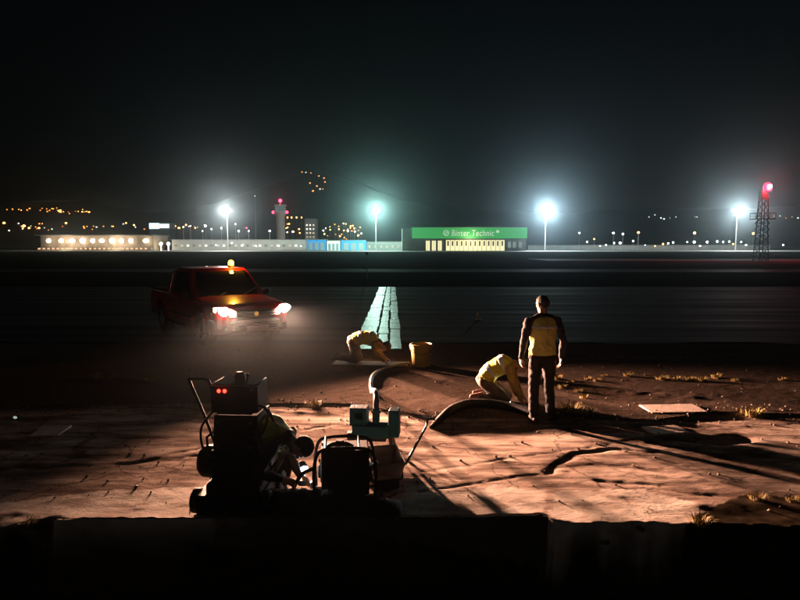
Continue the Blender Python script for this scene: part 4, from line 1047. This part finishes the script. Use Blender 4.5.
MB().cyl((0, 0, zc+7), (0, 0, zt_+2.6), .3, .2, 8).build('aerial', STEEL, t)
REDL = emitter('red_beacon_glow', (1, .03, .08), 9)
for x, z, r_ in ((0, zt_+2.8, 1.5), (-r0*1.5, zc+.6, 1.2), (r0*1.5, zc+.6, 1.2)): MB().ell((x, -r0*.4 if x else 0, z), r_, 10, 6).build('warning_light', REDL, t)
lamp('warning_glow', t, (0, -3, zt_+3), (1, .05, .1), 9000, 1)
# slim block right of the tower
def block(name, px0, px1, py, Y_, m, lab, depth=15, cat='building'):
    t = thing(name, lab, cat, (Wx((px0+px1)/2, Y_), Y_, .1)); w = Wx(px1, Y_)-Wx(px0, Y_); h = Zy(py, Y_)
    MB().box((0, depth/2, h/2), (w, depth, h)).build('wall', m, t, bevel=.1); MB().box((0, depth/2, h+.2), (w+.6, depth+.6, .4)).build('roof', DKG, t); return t, w, h
t, w, h = block('office_block', 305, 316, 219, 560, mat('dim_block', (.22, .22, .21), .8), 'slim dim block standing right of the control tower')
for i in range(3):
    for j in range(6): MB().box((-w*.3+w*.3*i, -.1, h*(.15+.13*j)), (w*.14, .25, 1.4)).build('window', mat('dim_window', (.05, .06, .06), .1, emit=(1, .7, .4), estr=.05 if (i+j) % 3 else .6), t)
# long low service building
t, w, h = block('service_building', 172, 306, 240, 430, mat('pale_service_wall', (.24, .24, .23), .8, var=.1, scale=.2), 'long low pale service building between the terminal and the blue sheds')
for k in range(22): MB().box((-w*.47+w*.94*k/21, -.08, h*.45), (1.8, .22, 1.5)).build('window', mat('svc_window_%d' % (k % 3), (.06, .07, .07), .1, emit=(1, .9, .7), estr=(.1, .5, 1.2)[k % 3]), t)
BLUE = mat('blue_cladding', (.03, .20, .48), .5, var=.1, scale=.3)
for nm, a, c, py, m_, lab in (('shed', 307, 326, 240, BLUE, 'blue clad shed left of the small white shed'), ('shed', 327, 340, 241, mat('white_cladding', (.7, .7, .68), .5), 'small white shed between the two blue sheds'), ('shed', 341, 366, 240.5, BLUE, 'blue clad shed right of the small white shed')):
    t, w, h = block(nm, a, c, py, 405, m_, lab, 10, 'shed')
    for k in range(3): MB().box((-w*.3+w*.3*k, -.06, h*.38), (w*.2, .2, h*.7)).build('door', mat('shed_door', (.18, .2, .22), .6), t)
t, w, h = block('apron_wall', 528, 770, 245.5, 470, mat('pale_block_wall', (.2, .2, .19), .8, var=.15, scale=.2), 'long low pale wall at the far right of the apron', 2, 'wall')
t, w, h = block('service_building', 366, 402, 242, 415, mat('pale_service_wall', (.24, .24, .23), .8), 'low pale building between the blue shed and the hangar')
for k in range(6): MB().box((-w*.4+w*.16*k, -.08, h*.45), (1.5, .22, 1.4)).build('window', MATS['svc_window_1'], t)

# floodlight masts
def flood_mast(px, py, Y_, col, watts, lab, heads=10, tint=None):
    x = Wx(px, Y_); z = Zy(py, Y_)
    t = thing('floodlight_mast', lab, 'floodlight', (x, Y_, .1), 0, 'floodlight masts round the apron')
    MB().cyl((0, 0, 0), (0, 0, z+.5), .38, .18, 10).build('pole', STEEL, t)
    MB().lathe([(2.0, -.1), (2.25, -.1), (2.25, .1), (2.0, .1)], 24, close=True).build('head_ring', STEEL, t, loc=(0, 0, z-.6))
    e_ = emitter('flood_glow_%d' % px, tint or col, 90)
    tiers = [(1.25, 1.25, 4, .4), (2.3, 0, 8, 0), (1.25, -1.2, 4, .4)]
    for rr, dz, cnt, ph in tiers:
      for k in range(cnt):
        a = 2*math.pi*k/cnt+ph+.39; p = part_empty('floodlight', t, (rr*math.cos(a), rr*math.sin(a), z+dz), (0, R(8), a))
        MB().box((-.1, 0, 0), (.35, 1.35, 1.15), taper=.9).build('housing', DKG, p, bevel=.05); MB().ell((.12, 0, 0), (.22, .64, .56), 12, 8).build('lens', e_, p)
    lamp('flood_light', t, (0, -3.6, z), col, watts, 2.2)
    return t
flood_mast(228, 211, 390, (1, .95, .85), 2.5e5, 'warm white floodlight mast near the control tower, smallest glare')
flood_mast(376, 211, 380, (.62, 1, .82), 3.6e5, 'greenish white floodlight mast just left of the green hangar')
flood_mast(545, 211, 380, (.78, .95, 1), 4.6e5, 'brightest bluish floodlight mast just right of the green hangar')
flood_mast(735.5, 211, 390, (.92, 1, .97), 3.0e5, 'rightmost floodlight mast beside the red-topped lattice tower')

# lattice beacon tower at the right
Y_ = 105; p = at(761, 250, Y_); zb_ = gz(p.x, Y_)
t = thing('beacon_tower', 'dark lattice tower at the right topped by a glowing red beacon', 'tower', (p.x, Y_, zb_))
H_ = Zy(190, Y_)-zb_; zp = Zy(219, Y_)-zb_
def lat(z): return .85-.012*z if z < zp else .55
legs = MB()
for sx_ in (-1, 1):
    for sy_ in (-1, 1):
        l_ = MB(); l_.cyl((sx_*.85, sy_*.85, 0), (sx_*lat(zp), sy_*lat(zp), zp), .09, .08, 6); l_.cyl((sx_*.62, sy_*.62, zp), (sx_*.5, sy_*.5, H_-1.2), .09, .07, 6); l_.build('leg', DST, t)
br = MB(); zz = 0; k = 0
while zz < H_-1.6:
    w_ = .8 if zz < zp else .55; w2 = w_
    for (ax, ay, bx, by) in ((-1, -1, 1, -1), (1, -1, 1, 1), (1, 1, -1, 1), (-1, 1, -1, -1)):
        br.cyl((ax*w_, ay*w_, zz), (bx*w_, by*w_, zz+1.1), .04, n=5); br.cyl((bx*w_, by*w_, zz), (ax*w_, ay*w_, zz+1.1), .04, n=5); br.cyl((ax*w_, ay*w_, zz), (bx*w_, by*w_, zz), .04, n=5)
    zz += 1.1
bo_ = br.build('bracing', DST, t)
b = MB(); b.box((0, 0, zp), (3.2, 2.4, .14)); b.build('platform', DST, t)
rl = MB()
for x in (-1.55, -.5, .5, 1.55):
    for y in (-1.15, 1.15): rl.cyl((x, y, zp), (x, y, zp+1.0), .035, n=5)
for y in (-1.15, 1.15): rl.cyl((-1.55, y, zp+1), (1.55, y, zp+1), .035, n=5); rl.cyl((-1.55, y, zp+.5), (1.55, y, zp+.5), .03, n=5)
for x in (-1.55, 1.55): rl.cyl((x, -1.15, zp+1), (x, 1.15, zp+1), .035, n=5)
rl.build('railing', DST, t)
MB().box((-.1, 0, H_-.9), (1.1, 1.0, 1.5)).build('cabinet', DST, t, bevel=.05)
MB().lathe([(.28, 0), (.62, .1), (.70, .7), (.60, 1.2), (.3, 1.45), (0, 1.5)], 20, c=(.45, -.2, H_-.25)).build('red_beacon', emitter('red_tower_glow', (1, .02, .06), 5), t)
MB().ell((.62, -.75, H_+.55), (.30, .16, .30), 14, 8).build('beacon_lens', emitter('red_hot_core', (1, .45, .45), 12), t)
lamp('red_beacon_light', t, (.3, -1.3, H_+.5), (1, .05, .08), 9000, .5)

# lamp posts of the apron and the roads behind
def lamp_post(name, px, py, Y_, r_, m_, lab, group, arm=0):
    z = Zy(py, Y_); zg = 0.05
    b = MB(); b.cur = 0; b.cyl((0, 0, 0), (0, 0, z-zg), max(.1, r_*.12), max(.08, r_*.08), 6); b.cur = 1; b.ell((arm, 0, z-zg), (r_*random.uniform(.55, .85), r_*.7, r_*random.uniform(.5, .75)), 10, 6)
    if arm: b.cur = 0; b.cyl((0, 0, z-zg), (arm, 0, z-zg), .1, n=5)
    o_ = b.build(name, [STEEL, m_], None, loc=(Wx(px, Y_), Y_, zg)); return tag(o_, lab, 'lamp', group)
ORA = emitter('sodium_lamp', (1, .40, .09), 12); ORD = emitter('sodium_lamp_dim', (1, .30, .06), 3.5); WHT = emitter('white_lamp', (1, .95, .85), 16); WHD = emitter('white_lamp_dim', (.9, 1, .95), 2.0); COOL = emitter('cool_lamp', (.8, 1, .95), 7)
for px, py, r_, m_, lab in ((579, 233, 1.15, COOL, 'white lamp post just right of the brightest floodlight'), (613, 233, 1.1, WHT, 'white lamp post, left of a close pair'), (622.5, 234, 1.1, WHT, 'white lamp post, right of a close pair'), (638, 232.5, 1.15, ORA, 'orange-white lamp post right of the close pair'), (694, 233, 1.35, ORA, 'lone orange lamp post midway along the right apron'), (752.5, 233.5, 1.2, ORA, 'orange lamp post beside the lattice tower'),
                          (256, 196, .7, WHD, 'single pale lamp above the roofs left of the control tower'), (247, 228, .9, MATS['red_beacon_glow'], 'red lamp left of the control tower'), (206, 226, 1.0, WHT, 'white lamp below the warm floodlight')):
    lamp_post('lamp_post', px, py, 455, r_, m_, lab, None)
random.seed(21)
for k_, (px, py, r_) in enumerate(sorted(((587, 242, .8), (594, 239, .9), (606, 245, .7), (614, 243, 1.0), (620, 243, 1.1), (633, 241, .9), (645, 245, .6), (663, 244, 1.0), (668, 243.5, .9), (673, 242.5, 1.1), (687, 242, .8), (694, 242, 1.2), (707, 242, 1.2), (717, 241.5, 1.1), (723, 242, .9), (729, 241.5, 1.0), (733, 244, 1.1), (741, 242, 1.0), (746, 245, .8), (783, 245, .8), (600, 246, .7), (655, 246, .6), (700, 246, .7)))):
    lamp_post('apron_lamp', px, py, 465, r_, random.choice((WHT, WHT, ORA, COOL)), 'low apron lamp in the far right row, '+nth(k_), 'low lamps along the right apron')
for k_, (px, py, r_) in enumerate(sorted(((203, 231, .6), (212, 229, .8), (222, 228, 1.0), (232, 243, .7), (239, 231, 1.0), (249, 231, .8), (236, 224, .8), (270, 231, .9), (256, 246, .8), (279, 246, .8), (301, 246, .8), (228, 246, .7), (216, 245, .7), (243, 245, .6), (184, 227, .7), (191, 226, .7)))):
    lamp_post('apron_lamp', px, py, 426, r_*.8, random.choice((WHT, WHT, COOL)), 'small lamp among low buildings left of the control tower, '+nth(k_), 'lamps left of the control tower')
CL = sorted((random.uniform(286, 362), min(239, max(218, random.gauss(230, 5)))) for k in range(46))
for k_, (px, py) in enumerate(CL):
    lamp_post('town_lamp', px, py, 700, random.uniform(.7, 1.35), random.choice((ORA, ORA, WHT, ORD)), 'lamp in the dense cluster between tower and greenish floodlight, '+nth(k_), 'lamp cluster right of the control tower')
for k_, px in enumerate((288, 292, 297, 302)): lamp_post('town_lamp', px, 217.5, 700, 1.0, ORA, 'orange lamp in the short row right of the tower cab, '+nth(k_), 'short row by the tower cab')

# hills behind the town and the lamps on them
RIDGE = [(-420, 214), (-200, 208), (0, 203), (90, 202), (150, 213), (215, 205), (265, 186), (315, 168), (345, 178), (400, 200), (470, 210), (560, 213), (655, 208), (700, 210), (790, 206), (900, 204), (1220, 212)]
YR = 1600
b = MB(); P = []
for i in range(181):
    px = -420+1640*i/180; py = float(np.interp(px, *zip(*RIDGE))); zr_ = Zy(py, YR); row = []
    for j in range(14):
        v = j/13; y = 900+(YR-900)*v; f = v*v*(3-2*v)
        if j == 13: y = 1780; f = .3
        xx = Wx(px, YR)*min(1, max(.56, y/YR)) if j < 13 else Wx(px, YR)*1.02
        row.append((xx, y, -1+f*zr_*(1+.10*(float(fbm(xx*.012, y*.012, 60))-.47))+4*(float(fbm(xx*.04, y*.04, 61))-.5)*f))
    P.append(row)
hill = b.grid(P).build('hills', mat('dark_hillside', (.03, .028, .022), .95, var=.4, scale=.02), None); hill['kind'] = 'structure'
bpy.context.view_layer.update()
from mathutils.bvhtree import BVHTree
BVH = BVHTree.FromPolygons([v.co for v in hill.data.vertices], [tuple(p.vertices) for p in hill.data.polygons])
def hill_lamp(px, py, r_, m_, lab, grp):
    d = ray(px, py).normalized()
    p, *_ = BVH.ray_cast(cam.location, d)
    if p is None: p = Vector(cam.location)+d*(1500/d.y)
    b_ = MB(); b_.cur = 0; b_.cyl((0, 0, -9), (0, 0, 0), .25, .15, 5); b_.cur = 1; b_.ell((0, 0, 0), (r_*random.uniform(.6, .95), r_*.7, r_*random.uniform(.5, .75)), 8, 5)
    k = p-d*6
    tag(b_.build('town_lamp', [STEEL, m_], None, loc=k), lab, 'lamp', grp)
random.seed(33)
for k_, px in enumerate(sorted(random.uniform(2, 92) for k in range(34))):
    py = 208.5+px*.035+random.gauss(0, 1.3); hill_lamp(px, py, random.uniform(.9, 2.0), random.choice((ORA, ORD, ORD)), 'orange town lamp in the upper hillside row, '+nth(k_), 'upper row of town lamps at the left')
for k_, px in enumerate(sorted(random.uniform(2, 215) for k in range(40))):
    py = 227+random.gauss(0, 1.6); hill_lamp(px, py, random.uniform(.9, 2.2), random.choice((ORA, ORA, ORD, WHD)), 'smaller town lamp in the lower row behind the terminal, '+nth(k_), 'lower row of town lamps at the left')
for px, py, r_ in ((4, 223, 2.8), (24, 226, 3.2), (29, 228, 2.4), (66, 223, 2.6), (134, 225, 2.2), (126, 223, 2.2), (179, 228, 2.6), (186, 225, 2.4), (39, 228, 2.2)): hill_lamp(px, py, r_, ORA, 'large orange town lamp in the lower left row, '+nth(sum(q < px for q in (4, 24, 29, 39, 66, 126, 134, 179, 186))), 'largest town lamps at the left')
for k_, (px, py) in enumerate(sorted(((302, 172), (306, 172.5), (311, 173), (319, 176), (324, 178), (310, 183), (320, 189), (323, 189), (313, 191), (317, 186), (325, 182)))): hill_lamp(px, py, random.uniform(1.4, 2.2), random.choice((ORD, ORD, WHD)), 'faint lamp in the cluster high on the central hill, '+nth(k_), 'lamps high on the central hill')
for k_, (px, py) in enumerate(((649, 217), (655, 215), (661, 218), (664, 219), (670, 218), (676, 217), (695, 217), (697, 217), (774, 216), (780, 216), (786, 218), (792, 217), (798, 218))): hill_lamp(px, py, random.uniform(1.2, 2.3), random.choice((ORD, WHD, WHD)), 'faint lamp on the low hill at the right, '+nth(k_), 'lamps on the right hill')

# ------------------------------------------------------------------ night haze
hz = MB().box((0, 890, 124), (4800, 1960, 252)).build('haze', [], None, smooth=False)
hm = bpy.data.materials.new('night_haze'); hm.use_nodes = True; hn = hm.node_tree.nodes
hn.remove(hn['Principled BSDF']); pv = hn.new('ShaderNodeVolumePrincipled')
pv.inputs['Color'].default_value = (.72, .90, 1, 1); pv.inputs['Density'].default_value = HAZE_DENSITY; pv.inputs['Anisotropy'].default_value = .94
hm.node_tree.links.new(pv.outputs[0], hn['Material Output'].inputs['Volume'])
hz.data.materials.append(hm); hz['kind'] = 'stuff'; hz['label'] = 'thin night haze over the whole airfield'; hz['category'] = 'haze'
